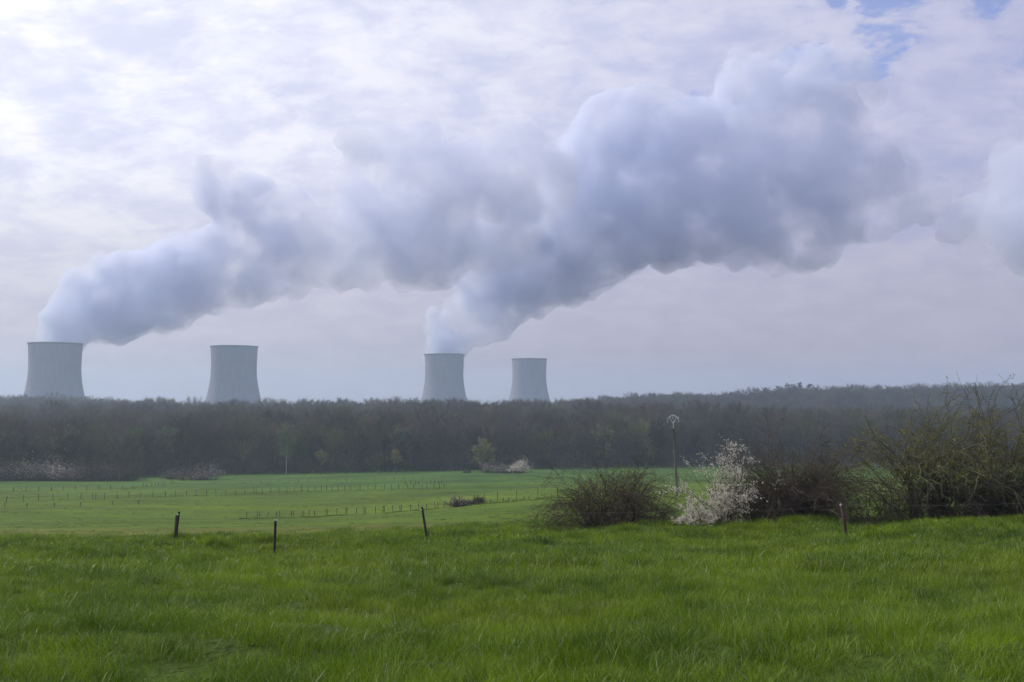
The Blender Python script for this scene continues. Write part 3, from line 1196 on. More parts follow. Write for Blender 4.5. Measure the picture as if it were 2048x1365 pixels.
# ------------------------------------------------------------------ shrubs
def shrub(seed, W, D, H, n_stem, jit=0.20, arch=0.5, nb=6, nt=4, r0=0.022, tilt=0.9, top=0.8, side=1.0):
    """many arching stems with side branches and twigs; returns MB and twig segments"""
    r = np.random.default_rng(seed)
    b = MB()
    TA, TB = [], []

    def walk(p, d, L, k, jit_, grav):
        pts = [np.array(p, float)]
        d = np.array(d, float)
        for s in range(k):
            d = d + r.normal(0, jit_, 3) + np.array([0, 0, -grav * (s / k)])
            d /= np.linalg.norm(d)
            pts.append(pts[-1] + d * L / k)
            if pts[-1][2] < 0.05:
                d[2] = abs(d[2]) * 0.6
                pts[-1][2] = 0.06
        return np.array(pts)
    for i in range(n_stem):
        bx, by = (r.random() * 2 - 1) * W * 0.32, (r.random() * 2 - 1) * D * 0.30
        az = math.atan2(by, bx) + r.normal(0, 0.8)
        ti = abs(r.normal(0, tilt * 0.5)) + 0.12 * abs(bx) / W
        d = [math.sin(ti) * math.cos(az), math.sin(ti) * math.sin(az), math.cos(ti)]
        L = H * (0.72 + 0.55 * r.random()) * (1.0 if top is None else (1 - 0.35 * abs(bx) / (W * 0.5)))
        st = walk([bx, by, -0.1], d, L, 9, jit, arch * (0.4 + r.random()))
        b.tube(st, np.linspace(r0 * (0.7 + 0.6 * r.random()), r0 * 0.28, 10), 4)
        for j in range(nb):
            f = 0.2 + 0.78 * r.random()
            q = f * 9
            i0 = min(8, int(q))
            p = st[i0] + (st[i0 + 1] - st[i0]) * (q - i0)
            td = st[i0 + 1] - st[i0]
            td /= np.linalg.norm(td)
            dd = td * 0.7 + r.normal(0, 0.65, 3) + np.array([0, 0, 0.15])
            br = walk(p, dd / np.linalg.norm(dd), side * L * (0.18 + 0.28 * r.random()), 5, jit * 1.2, arch * 0.6)
            b.tube(br, np.linspace(r0 * 0.42, r0 * 0.18, 6), 3)
            TA.append(br[:-1])
            TB.append(br[1:])
            for k in range(nt):
                g = r.integers(1, 5)
                p2 = br[g]
                d2 = (br[g] - br[g - 1])
                d2 = d2 / np.linalg.norm(d2) * 0.6 + r.normal(0, 0.7, 3)
                tw = walk(p2, d2 / np.linalg.norm(d2), L * (0.06 + 0.09 * r.random()), 3, jit * 1.3, arch * 0.3)
                b.tube(tw, np.linspace(r0 * 0.22, r0 * 0.12, 4), 3)
                TA.append(tw[:-1])
                TB.append(tw[1:])
    return b, np.concatenate(TA), np.concatenate(TB), r


def shrub_thing(name, label, cat, u, Y, W, D, H, seed, n_stem, stem_mat, leaves=(), group=None, dz=0.0, sel=None, **kw):
    p = on_ground(u, Y - 4.5)
    t = thing(name, label, cat, (p.x, p.y, p.z + dz), 0, group)
    b, ta, tb, r = shrub(seed, W, D, H * 1.32, n_stem, **kw)
    b.obj('branches', stem_mat, t)
    for (pn, mt, n, s, lo, cond) in leaves:
        mb = MB()
        a, c = ta, tb
        if cond is not None:
            m = cond(ta)
            a, c = ta[m], tb[m]
        if len(a):
            add_leaves(mb, r, a, c, n, s, 0.0, lo)
            mb.obj(pn, mt, t)
    return t


def near_shrubs():
    # distances follow the crest; the bases stand just behind its lip
    high = lambda f: (lambda p: p[:, 2] > f)
    shrub_thing('thorn_bush', 'tangled bare thorn bush standing alone left of the utility pole', 'bush', 1222, 53, 3.6, 2.6, 3.15, 701, 190, M['stem'],
                (('leaves', M['leaf_yellow'], 2600, 0.065, 0.3, high(1.0)), ('dead_leaves', M['leaf_brown'], 800, 0.045, 0.2, None)), r0=0.020, arch=0.62, tilt=0.85, nb=7, nt=4)
    shrub_thing('bramble', 'arching bare bramble stems reaching right from the thorn bush', 'bush', 1300, 52.5, 1.8, 1.4, 2.3, 702, 16, M['stem'],
                (('leaves', M['leaf_brown'], 240, 0.05, 0.2, None),), r0=0.016, arch=0.75, tilt=1.3, nb=5, nt=3)
    shrub_thing('low_bramble', 'low sparse brambles at the left foot of the thorn bush', 'bush', 1120, 51, 2.2, 1.0, 0.8, 703, 34, M['stem'],
                (('leaves', M['leaf_brown'], 200, 0.04, 0.2, None),), r0=0.010, arch=0.6, tilt=1.3, nb=4, nt=3)
    shrub_thing('blossom_shrub', 'white flowering blackthorn shrub between the pole and the dark thicket', 'shrub', 1450, 50.6, 0.95, 1.1, 3.0, 704, 26, M['stem'],
                (('blossoms', M['blossom'], 9500, 0.056, 0.1, high(0.5)),), side=0.45, r0=0.018, arch=0.10, tilt=0.2, nb=8, nt=4)
    shrub_thing('low_blossom_shrub', 'low spreading white blossom shrub at the left foot of the taller flowering one', 'shrub', 1404, 50.4, 1.4, 1.2, 1.2, 714, 36, M['stem'],
                (('blossoms', M['blossom'], 7500, 0.055, 0.1, high(0.15)),), r0=0.014, arch=0.35, tilt=0.9, nb=6, nt=3)
    shrub_thing('thicket_bush', 'dense dark bare thicket right of the white blossom shrub', 'bush', 1535, 52.4, 2.9, 2.2, 2.5, 705, 180, M['stem'],
                (('dead_leaves', M['leaf_brown'], 700, 0.04, 0.2, None), ('leaves', M['leaf_yellow'], 350, 0.045, 0.2, high(1.8))), r0=0.020, arch=0.5, tilt=1.1, nb=7, nt=4)
    shrub_thing('reddish_thicket', 'dense reddish-brown thicket, highest of the low bushes left of the leaning rusty post', 'bush', 1600, 51.6, 2.9, 2.6, 3.35, 706, 210, M['stem_red'],
                (('dead_leaves', M['leaf_brown'], 1400, 0.04, 0.2, None), ('leaves', M['leaf_yellow'], 900, 0.05, 0.2, high(2.0))), r0=0.022, arch=0.42, tilt=0.72, nb=8, nt=4)
    shrub_thing('thin_scrub', 'thin open scrub behind the leaning rusty post', 'bush', 1727, 53, 3.0, 2.0, 2.2, 707, 44, M['stem'],
                (('leaves', M['leaf_yellow'], 500, 0.045, 0.2, high(1.0)), ('dead_leaves', M['leaf_brown'], 500, 0.04, 0.2, None)), r0=0.017, arch=0.5, tilt=1.1, nb=6, nt=4)
    shrub_thing('tall_shrub', 'tall open shrub in yellow-green young leaf, the taller one right of the leaning post', 'shrub', 1850, 52, 2.4, 2.4, 4.9, 708, 46, M['stem_green'],
                (('leaves', M['leaf_yellow'], 4600, 0.080, 0.1, high(2.2)), ('dead_leaves', M['leaf_brown'], 500, 0.05, 0.2, None)), r0=0.044, arch=0.28, tilt=0.62, nb=9, nt=5)
    shrub_thing('leaning_shrub', 'arching shrub branches leaning left out of the tall shrub', 'shrub', 1800, 52.4, 2.0, 1.6, 3.6, 718, 12, M['stem_green'],
                (('leaves', M['leaf_yellow'], 1500, 0.085, 0.1, high(1.6)),), r0=0.026, arch=0.55, tilt=0.95, nb=8, nt=4)
    shrub_thing('low_thicket', 'low dark bare thicket between the two tall shrubs', 'bush', 1905, 52, 3.8, 2.2, 2.7, 709, 110, M['stem'],
                (('leaves', M['leaf_green'], 900, 0.05, 0.2, None), ('dead_leaves', M['leaf_brown'], 900, 0.05, 0.2, None)), r0=0.019, arch=0.5, tilt=1.0, nb=7, nt=4)
    shrub_thing('tall_shrub', 'tall greenish shrub at the right edge of the photo', 'shrub', 2020, 51.5, 3.0, 2.6, 4.25, 710, 60, M['stem_green'],
                (('leaves', M['leaf_yellow'], 5000, 0.080, 0.1, high(2.0)), ('dead_leaves', M['leaf_brown'], 700, 0.05, 0.2, None)), r0=0.044, arch=0.30, tilt=0.8, nb=9, nt=5)
    shrub_thing('low_thicket', 'dark undergrowth thicket at the right edge of the photo below the greenish shrub', 'bush', 2040, 50.8, 4.0, 2.0, 2.6, 711, 110, M['stem'],
                (('leaves', M['leaf_green'], 900, 0.05, 0.2, None), ('dead_leaves', M['leaf_brown'], 900, 0.05, 0.2, None)), r0=0.019, arch=0.5, tilt=1.0, nb=7, nt=4)
    shrub_thing('tall_shrub', 'tall greenish shrub just outside the right edge', 'shrub', 2165, 52, 3.8, 2.6, 4.2, 712, 50, M['stem_green'],
                (('leaves', M['leaf_yellow'], 4000, 0.060, 0.1, high(1.2)),), r0=0.028, arch=0.36, tilt=0.7, nb=8, nt=4)


near_shrubs()


def far_bush(name, label, u, v, W, H, seed, blossom, n_leaf, group=None, Y=None, leafmat=None, stems=60, blm=None):
    p = place(u, v, Y)
    t = thing(name, label, 'bush', p, 0, group)
    b, ta, tb, r = shrub(seed, W, W * 0.8, H * 1.55, stems, nb=6, nt=3, r0=0.05, arch=0.35, tilt=1.15)
    b.obj('branches', leafmat or M['stem'], t)
    if blossom > 0:
        mb = MB()
        m = ta[:, 2] > H * 0.25
        add_leaves(mb, r, ta[m], tb[m], int(blossom * 1.5), 0.24, 0, 0.0)
        mb.obj('blossoms', blm or M['blossom_far'], t)
    if n_leaf:
        mb = MB()
        add_leaves(mb, r, ta, tb, n_leaf, 0.2, 0, 0.0)
        mb.obj('leaves', M['leaf_brown'], t)
    return t


def far_bushes():
    far_bush('blossom_bush', 'brightest round blossom bush, the rightmost of the group beside the willow', 1038, 0, 5.4, 3.5, 801, 3200, 0, Y=392, blm=M['blossom'])
    far_bush('blossom_bush', 'brownish blossom bush just left of the brightest round one', 1015, 0, 4.6, 3.2, 802, 900, 400, Y=398, leafmat=M['stem_red'])
    far_bush('blossom_bush', 'smallest pale blossom bush in the middle of the willow group', 998, 0, 2.8, 2.2, 803, 900, 0, Y=404)
    far_bush('blossom_bush', 'pale blossom bush directly under the willow', 978, 0, 5.2, 3.0, 804, 1300, 200, Y=410)
    far_bush('low_scrub', 'low flat brown scrub left of the willow', 935, 0, 4.2, 0.9, 805, 0, 300, Y=412)
    far_bush('fence_bush', 'grey scrubby bush growing on the middle fence line', 921, 1012, 3.0, 1.1, 806, 200, 200, Y=152)
    far_bush('fence_bush', 'small dead scrub on the fence line right of the grey bush', 956, 1008, 1.4, 1.0, 807, 0, 120, Y=152)
    # the rounded thicket at the left and the blossoming hedge
    far_bush('thicket_bush', 'left part of the rounded brown thicket on the left pasture', 375, 0, 7.0, 3.6, 810, 500, 500, Y=352, leafmat=M['stem_red'])
    far_bush('thicket_bush', 'blossoming right part of the rounded brown thicket on the left pasture', 425, 0, 7.0, 4.0, 811, 1600, 400, Y=350, leafmat=M['stem_red'])
    far_bush('thicket_bush', 'small pale bush in front of the rounded brown thicket', 402, 0, 3.2, 2.2, 812, 700, 200, Y=346)
    r = random.Random(3)
    grp = 'hedge bushes with white blossom along the left edge of the pasture'
    names = ['at the far left, half white', 'mostly bare brown', 'with a broad white top', 'brown with a little white', 'with bright white patches low down',
             'the whitest and tallest of the hedge', 'with a white right shoulder', 'bare and brown', 'brown and low', 'with one small white top', 'bare and dark near the hedge end', 'dark brown, the right end of the hedge']
    bl = [900, 200, 1300, 350, 1200, 1900, 1000, 60, 250, 800, 60, 0]
    for i, u in enumerate(np.linspace(8, 268, 12)):
        Y = 340 + 2 * (i % 3) + (6 if i > 8 else 0)
        far_bush('hedge_bush', 'hedge bush along the left pasture edge, %s' % names[i], float(u), 0, 6.0, 4.4 + 1.4 * r.random(), 820 + i, bl[i], 350, grp, Y=Y,
                 leafmat=[M['stem'], M['stem_red']][i % 2], stems=70, blm=M['blossom'] if i in (2, 4, 5) else None)
    far_bush('blossom_bush', 'faint white blossom bush in the gap between hedge and thicket', 345, 0, 3.0, 3.0, 840, 500, 100, Y=366)


far_bushes()


# ------------------------------------------------------------------ fences
def wire_pts(a, b, sag, n=12):
    t = np.linspace(0, 1, n)[:, None]
    p = np.array(a) * (1 - t) + np.array(b) * t
    p[:, 2] -= (4 * sag * t * (1 - t))[:, 0]
    return p


def front_fence():
    t = thing('wire_fence', 'thin wire fence on dark weathered posts along the meadow crest', 'fence', (0, 0, 0))
    specs = [  # u base, v base, u top, v top, Y, radius, material
        (353, 1071, 358, 1024, 44, 0.055, 'post'),
        (549, 1100, 551, 1041, 36.5, 0.050, 'post'),
        (851, 1059, 844, 1015, 44, 0.055, 'post'),
        (1691, 1068, 1681, 1004, 37, 0.045, 'rust')]
    tops = []
    for i, (ub, vb, ut, vt, Y, rad, m) in enumerate(specs):
        a = np.array(at(ub, vb, Y))
        g = hz(a[0], a[1])
        b = np.array(at(ut, vt, Y))
        a = a.copy()
        k = (g - 0.25 - a[2])
        d = (b - a)
        s = (g - 0.25 - a[2]) / d[2]
        foot = a + d * s
        mb = MB()
        n = 7
        pts = np.linspace(foot, b, n) + np.random.default_rng(i).normal(0, 0.004, (n, 3))
        if m == 'rust':
            # angle iron
            ax = np.array([1, 0.2, 0]) * 0.085
            ay = np.array([-0.2, 1, 0]) * 0.055
            for (e1, e2) in ((ax, ay * 0.12), (ay, ax * 0.12)):
                q = [foot, foot + e1, foot + e1 + e2, foot + e2]
                v = q + [x + (b - foot) for x in q]
                mb.add(v, None, [[0, 1, 2, 3], [7, 6, 5, 4], [0, 4, 5, 1], [1, 5, 6, 2], [2, 6, 7, 3], [3, 7, 4, 0]])
        else:
            mb.tube(pts, rad * (1.05 - 0.15 * np.linspace(0, 1, n)), 7, cap=True)
        o = mb.obj('post', M[m], t)
        # insulator near the top
        ins = MB()
        c = b + np.array([-0.02 if i != 1 else 0.0, -rad - 0.015, -0.10])
        if i == 1:
            c = b + np.array([0.02, -rad, 0.015])
            ins.box(c, (0.12, 0.03, 0.03))
        ins.tube([c + [-0.0, 0, -0.035], c, c + [0, 0, 0.035]], [0.022, 0.032, 0.020], 8, cap=True)
        ins.obj('insulator', M['white_plastic'], o)
        if i == 0:
            # the shorter plank fixed beside the first post
            pb = np.array(at(350.5, 1071, Y - 0.05))
            pt = np.array(at(353, 1031, Y - 0.05))
            gb = hz(pb[0], pb[1]) - 0.2
            pb = pb + (pt - pb) * ((gb - pb[2]) / (pt[2] - pb[2]))
            pl = MB()
            w = np.array([0.055, 0, 0])
            th = np.array([0, 0.03, 0])
            q = [pb - w, pb + w, pb + w + th, pb - w + th]
            v = q + [x + (pt - pb) for x in q]
            pl.add(v, None, [[3, 2, 1, 0], [4, 5, 6, 7], [0, 1, 5, 4], [1, 2, 6, 5], [2, 3, 7, 6], [3, 0, 4, 7]])
            pl.obj('plank', M['post'], o)
        tops.append(c)
    chain = [tops[0], tops[1], tops[2]]
    seq = [(-19.5, 46), None, None]
    pts = [np.array([-24.0, 47.5, hz(-24, 47.5) + 1.0])] + [tops[0], tops[2]]
    end = np.array([22.0, 37.5, hz(22, 37.5) + 1.25])
    mid = np.array(at(1370, 1022, 41))
    for j, (a, b) in enumerate(((pts[0], tops[0]), (tops[0], tops[1]), (tops[1], tops[2]), (tops[2], mid), (mid, tops[3]), (tops[3], end))):
        mb = MB()
        mb.tube(wire_pts(a, b, 0.12), 0.0013, 3)
        mb.obj('wire', M['wire'], t)
    # a little white tag hanging on the wire
    mb = MB()
    c = np.array(at(1533, 1001, 38.6))
    mb.tube([c, c + [0.01, 0, -0.05], c + [0.06, 0, -0.07]], [0.015, 0.022, 0.01], 5, cap=True)
    mb.obj('wire_tag', M['white_plastic'], t)


front_fence()


def far_fence(label, pts, cat='fence', h=1.1, rad=0.06, wires=1, seed=0, matn='post_far', skip=0.0, lowevery=0, base_strip=False):
    """pts: list of (u, Y, h factor) post places, each post a mesh of its own"""
    r = random.Random(seed)
    t = thing('post_and_wire_fence', label, cat, (0, 0, 0))
    prev = None
    for i, (u, Y, k) in enumerate(pts):
        p = np.array(on_ground(u, Y))
        lean = np.array([r.gauss(0, 0.05), r.gauss(0, 0.05), 0])
        H = h * k * (0.92 + 0.16 * r.random())
        top = p + lean * H + [0, 0, H]
        mb = MB()
        mb.tube([p - [0, 0, 0.2], (p + top) / 2, top], [rad * 1.05, rad, rad * 0.9], 5, cap=True)
        mb.obj('post', M[matn], t)
        if k > 0.75:
            if prev is not None and np.linalg.norm(prev - top) < 26:
                w = MB()
                for q in range(wires):
                    w.tube([prev - [0, 0, 0.15 + 0.4 * q], top - [0, 0, 0.15 + 0.4 * q]], 0.008, 3)
                w.obj('wire', M['wire'], t)
            prev = top
    return t


def far_fences():
    # Y (distance) of each fence as a function of u from the pixel rows it is seen on
    def row(us, vs, uq):
        out = []
        for u in uq:
            v = np.interp(u, us, vs)
            out.append(ground_at(float(u), float(v), 88, 420).y)
        return out
    # middle fence: from lower left up to the thorn bush
    u1 = [497, 519, 524, 539, 557, 563, 586, 591, 609, 621, 632, 655, 658, 676, 694, 697, 715, 731, 734, 753, 768, 771, 788, 802, 804, 823, 840, 855, 872, 877, 889, 901,
          919, 935, 943, 956, 969, 981, 995, 1007, 1017, 1033, 1048, 1058, 1075, 1088, 1102, 1115]
    tallk = {919: 1.5, 956: 1.4, 995: 1.6, 1033: 1.7, 1075: 1.8, 1115: 1.6}
    y1 = np.interp(u1, [497, 700, 900, 1115], row([497, 700, 900, 1115], [1041, 1031, 1018, 1000], [497, 700, 900, 1115]))
    y1 = np.interp(u1, [497, 700, 900, 1115], [150, 152, 152, 150])
    far_fence('nearest field fence, long row of uneven posts climbing right to the thorn bush', [(u, y, tallk.get(u, 0.62 if u > 925 else 0.95)) for u, y in zip(u1, y1)], h=1.05, rad=0.05, seed=1, wires=1)
    # second fence: from the left edge to the corral in the middle
    u2 = [20, 53, 84, 113, 142, 167, 191, 197, 215, 240, 263, 286, 310, 335, 356, 377, 397, 417, 436, 456, 475, 493, 511, 516, 528, 545, 562, 576, 592]
    y2 = np.interp(u2, [20, 300, 592], [190, 214, 244])
    far_fence('wire fence crossing the left pasture, the second row back from the left edge', [(u, y, 1.0) for u, y in zip(u2, y2)], h=1.3, rad=0.055, seed=2)
    u3 = [606, 619, 632, 645, 655, 666, 679, 691, 703, 723, 738, 753, 770, 784, 799, 816, 829, 845, 855, 868, 880, 889]
    y3 = np.interp(u3, [606, 740, 889], [246, 252, 256])
    far_fence('rickety corral fence of dark posts in the middle of the pasture', [(u, y, 1.0 if i % 3 else 1.2) for i, (u, y) in enumerate(zip(u3, y3))], h=1.2, rad=0.075, seed=3, wires=2)
    u4 = [812, 823, 832, 838, 862, 870, 878, 884]
    far_fence('back rail of the corral, the short row behind the rickety fence', [(u, 279, 1.0) for u in u4], h=1.2, rad=0.075, seed=4, wires=2)
    # third: the row by the hedge
    u5 = [6, 33, 58, 84, 109, 132, 156, 179, 203, 226, 249, 270, 291, 297, 308, 315, 321, 329, 334, 347, 373]
    y5 = np.interp(u5, [6, 250, 373], [252, 276, 328])
    far_fence('farthest fence on the left, rising toward the rounded thicket', [(u, y, 1.0) for u, y in zip(u5, y5)], h=1.15, rad=0.075, seed=5, wires=1)
    # faint far row
    u6 = list(range(505, 900, 19))
    far_fence('faint thin far fence just before the small trees', [(u, 322, 0.9) for u in u6], h=1.1, rad=0.06, seed=6, wires=1, matn='post_pale')
    # few short stakes at the left
    u7 = [17, 61, 115, 167, 231, 282]
    far_fence('short scattered stakes below the second fence at the left', [(u, 172 + 2 * i, 0.75) for i, u in enumerate(u7)], h=1.1, rad=0.06, seed=7, wires=0)


far_fences()


# ------------------------------------------------------------------ utility pole
def utility_pole():
    Y = 140.0
    base = at(1352, 978, Y)
    p = on_ground(1352, Y)
    t = thing('utility_pole', 'slim wooden electricity pole with a white arched steel head', 'utility pole', p)
    topw = (at(1347, 857, Y) - p)
    f = np.array([0, 0, -0.5])
    mb = MB()
    tp = np.array(topw)
    mb.tube([f, tp * 0.3, tp * 0.65, tp], [0.21, 0.19, 0.16, 0.125], 9, cap=True)
    mb.obj('pole', M['post_pale'], t, smooth=True)

    def w(u, v):
        return np.array(at(u, v, Y) - p)
    arm = MB()
    V = w(1346.5, 847)
    arm.tube([tp - [0, 0, 0.4], V], [0.06, 0.05], 6, cap=True)
    L, Rr, T = w(1335.5, 838), w(1357.5, 837.5), w(1345, 830.5)
    arm.tube([V, w(1338.5, 836)], 0.04, 5, cap=True)
    arm.tube([V, w(1353, 835.5)], 0.04, 5, cap=True)
    arm.tube([L, w(1341, 833), T], 0.05, 5, cap=True)
    arm.tube([T, w(1349, 831.5), w(1353, 834.5), Rr], 0.085, 5, cap=True)
    ob = arm.obj('crossarm', M['galv'], t)
    for (u, v) in ((1335.5, 838.5), (1357, 838), (1345.5, 832)):
        ins = MB()
        c = w(u, v)
        ins.tube([c, c - [0, 0, 0.12]], 0.02, 4)
        for k in range(3):
            zz = -0.14 - 0.12 * k
            ins.lathe([(0.02, zz), (0.11, zz - 0.03), (0.12, zz - 0.05), (0.03, zz - 0.06), (0.02, zz - 0.12)], 10, c)
        ins.obj('insulator', M['glass'], t)


utility_pole()


# ------------------------------------------------------------------ cooling towers
def tower_profile(H, rt=42.0, zt=123.0):
    out = []
    for z in np.linspace(9, H, 44):
        c = 86.8 if z < zt else 150.0
        out.append((rt * math.sqrt(1 + ((z - zt) / c) ** 2), z))
    return out


def towers():
    specs = [(110, 1718, 687, 1.0, 'leftmost cooling tower, the nearest and largest, with steam drifting off its top'),
             (468, 1884, 693, 1.0, 'second cooling tower from the left, standing alone with no steam'),
             (888.5, 2190, 709, 1.0, 'third cooling tower from the left, with a thick steam column, behind the ridge'),
             (1058.5, 2468, 718, 1.0, 'rightmost and smallest looking cooling tower, without steam')]
    res = []
    first = None
    for (u, Y, vt, s, lab) in specs:
        x = (u - 1024) / FPX * Y
        top = tanv(vt) * Y
        H = 165.0
        z0 = top - H
        if first is None:
            t = thing('cooling_tower', lab, 'cooling tower', (x, Y, z0), 0, 'concrete cooling towers of the power station')
            pr = tower_profile(H)
            pr = [(a, b) for a, b in pr]
            inner = [(a - 0.9, b) for a, b in reversed(pr)]
            mb = MB()
            mb.lathe(pr + inner + [pr[0]], 160)
            mb.obj('shell', M['concrete'], t, smooth=False)
            rt = pr[-1][0]
            mb = MB()
            mb.lathe([(rt - 1.4, H - 2.2), (rt + 0.1, H - 2.6), (rt + 1.0, H - 1.0), (rt + 1.0, H + 0.2), (rt - 1.4, H + 0.25), (rt - 1.4, H - 2.2)], 160)
            mb.obj('rim', M['concrete_dark'], t)
            mb = MB()
            r0 = pr[0][0]
            for k in range(48):
                a0 = k / 48 * 2 * math.pi
                for s_ in (-1, 1):
                    a1 = a0 + s_ * math.pi / 48
                    mb.tube([[(r0 + 3.5) * math.cos(a0), (r0 + 3.5) * math.sin(a0), -1], [(r0 - 0.3) * math.cos(a1), (r0 - 0.3) * math.sin(a1), 9.6]], 0.7, 6)
            mb.obj('support_columns', M['concrete'], t)
            mb = MB()
            mb.lathe([(r0 + 7, -2), (r0 + 7, 1.6), (r0 + 6.4, 1.6), (r0 + 6.4, -2)], 96)
            mb.obj('basin_wall', M['concrete'], t)
            first = t
            res.append(t)
        else:
            o = dup(first, (x, Y, z0), 0.7 * len(res), 1.0, lab)
            res.append(o)
    return res


towers()


def stacks():
    for i, (u, Y, vt, lab) in enumerate(((693.5, 2000, 797.5, 'small thin vent mast just above the ridge, left of the two'),
                                         (783.5, 2050, 797.5, 'small thin vent mast just above the ridge, right of the two'))):
        x = (u - 1024) / FPX * Y
        top = tanv(vt) * Y
        z0 = hz(x, Y)
        t = thing('vent_mast', lab, 'mast', (x, Y, z0), 0, 'two vent masts of the power station')
        H = top - z0
        mb = MB()
        mb.lathe([(1.5, 0), (1.3, H * 0.5), (1.0, H), (0.6, H), (0.6, 0)], 14)
        mb.obj('shaft', M['concrete'], t, smooth=True)
        mb = MB()
        mb.lathe([(1.0, H - 2.2), (2.0, H - 2.2), (2.0, H - 1.0), (1.0, H - 1.0)], 14)
        mb.obj('platform', M['galv'], t)


stacks()


# ------------------------------------------------------------------ steam
def m_steam(name, dens, size=80.0, step=0.085, aniso=0.2, color=(0.89, 0.922, 1.0), along=None):
    m = bpy.data.materials.new(name)
    m.use_nodes = True
    N = NT(m.node_tree)
    v = N.n('ShaderNodeVolumePrincipled')
    v.inputs['Color'].default_value = (*color, 1)
    v.inputs['Anisotropy'].default_value = aniso
    geo = N.n('ShaderNodeNewGeometry').outputs['Position']
    f = N.noise(geo, 1.0 / size, 4, 0.6, 0.4)
    d = N.maprange(f, 0.36, 0.64, 0.12 * dens, 1.65 * dens)
    if along:
        px = N.n('ShaderNodeSeparateXYZ', inp={0: geo}).outputs[0]
        k = N.ramp(N.maprange(px, along[0], along[-1], 0, 1, False), [((p - along[0]) / (along[-1] - along[0]), w) for p, w in zip(along, (0.95, 0.60, 0.42, 0.24))])
        d = N.math('MULTIPLY', d, k)
    N.l(d, v.inputs['Density'])
    out = N.n('ShaderNodeOutputMaterial')
    N.l(v.outputs[0], out.inputs['Volume'])
    m.cycles.volume_step_rate = step
    return m


ICO = None


def ico():
    global ICO
    if ICO is None:
        import bmesh
        bm = bmesh.new()
        bmesh.ops.create_icosphere(bm, subdivisions=3, radius=1.0)
        bm.verts.ensure_lookup_table()
        ICO = (np.array([v.co[:] for v in bm.verts]), np.array([[v.index for v in f.verts] for f in bm.faces]))
        bm.free()
    return ICO


def cloud_tex(name, size, kind='CLOUDS'):
    t = bpy.data.textures.new(name, kind)
    if kind == 'CLOUDS':
        t.noise_scale = size
        t.noise_depth = 3
    else:
        t.noise_scale = size
    return t


def steam(name, label, cat, blobs, Yfun, dens, voxel, seed, disp, along=None, puffs=7, group=None, dspread=0.25, depth_k=1.0):
    r = np.random.default_rng(seed)
    V, T = ico()
    mb = MB()
    for (u, v, rp) in blobs:
        Y = Yfun(u)
        c = np.array(at(u, v, Y))
        rad = rp * 1.10 / FPX * Y
        c[1] += r.normal(0, dspread) * rad
        sc = np.array([1, depth_k, 1]) * rad * 0.96
        mb.add(V * sc + c, T)
        for k in range(puffs):
            d = r.normal(0, 1, 3)
            d /= np.linalg.norm(d)
            rr = rad * (0.22 + 0.25 * r.random())
            mb.add(V * rr + c + d * (rad * np.array([1, depth_k, 1]) - rr * 0.45), T)
    m = m_steam(name + '_vapour', dens, 85.0, along=along)
    o = mb.obj(name, m)
    me = o.modifiers.new('fuse', 'REMESH')
    me.mode = 'VOXEL'
    me.voxel_size = voxel
    sm = o.modifiers.new('soften', 'SMOOTH')
    sm.factor = 0.5
    sm.iterations = 3
    for i, (size, st, kind) in enumerate(disp):
        t = cloud_tex("%s_billow_%d" % (name, i), size, kind)
        d = o.modifiers.new('billow', 'DISPLACE')
        d.texture = t
        d.texture_coords = 'GLOBAL'
        d.strength = st
        d.mid_level = 0.5 if kind == 'CLOUDS' else 0.25
    me2 = o.modifiers.new('fuse_again', 'REMESH')
    me2.mode = 'VOXEL'
    me2.voxel_size = voxel
    tag(o, label, cat, group)
    return o


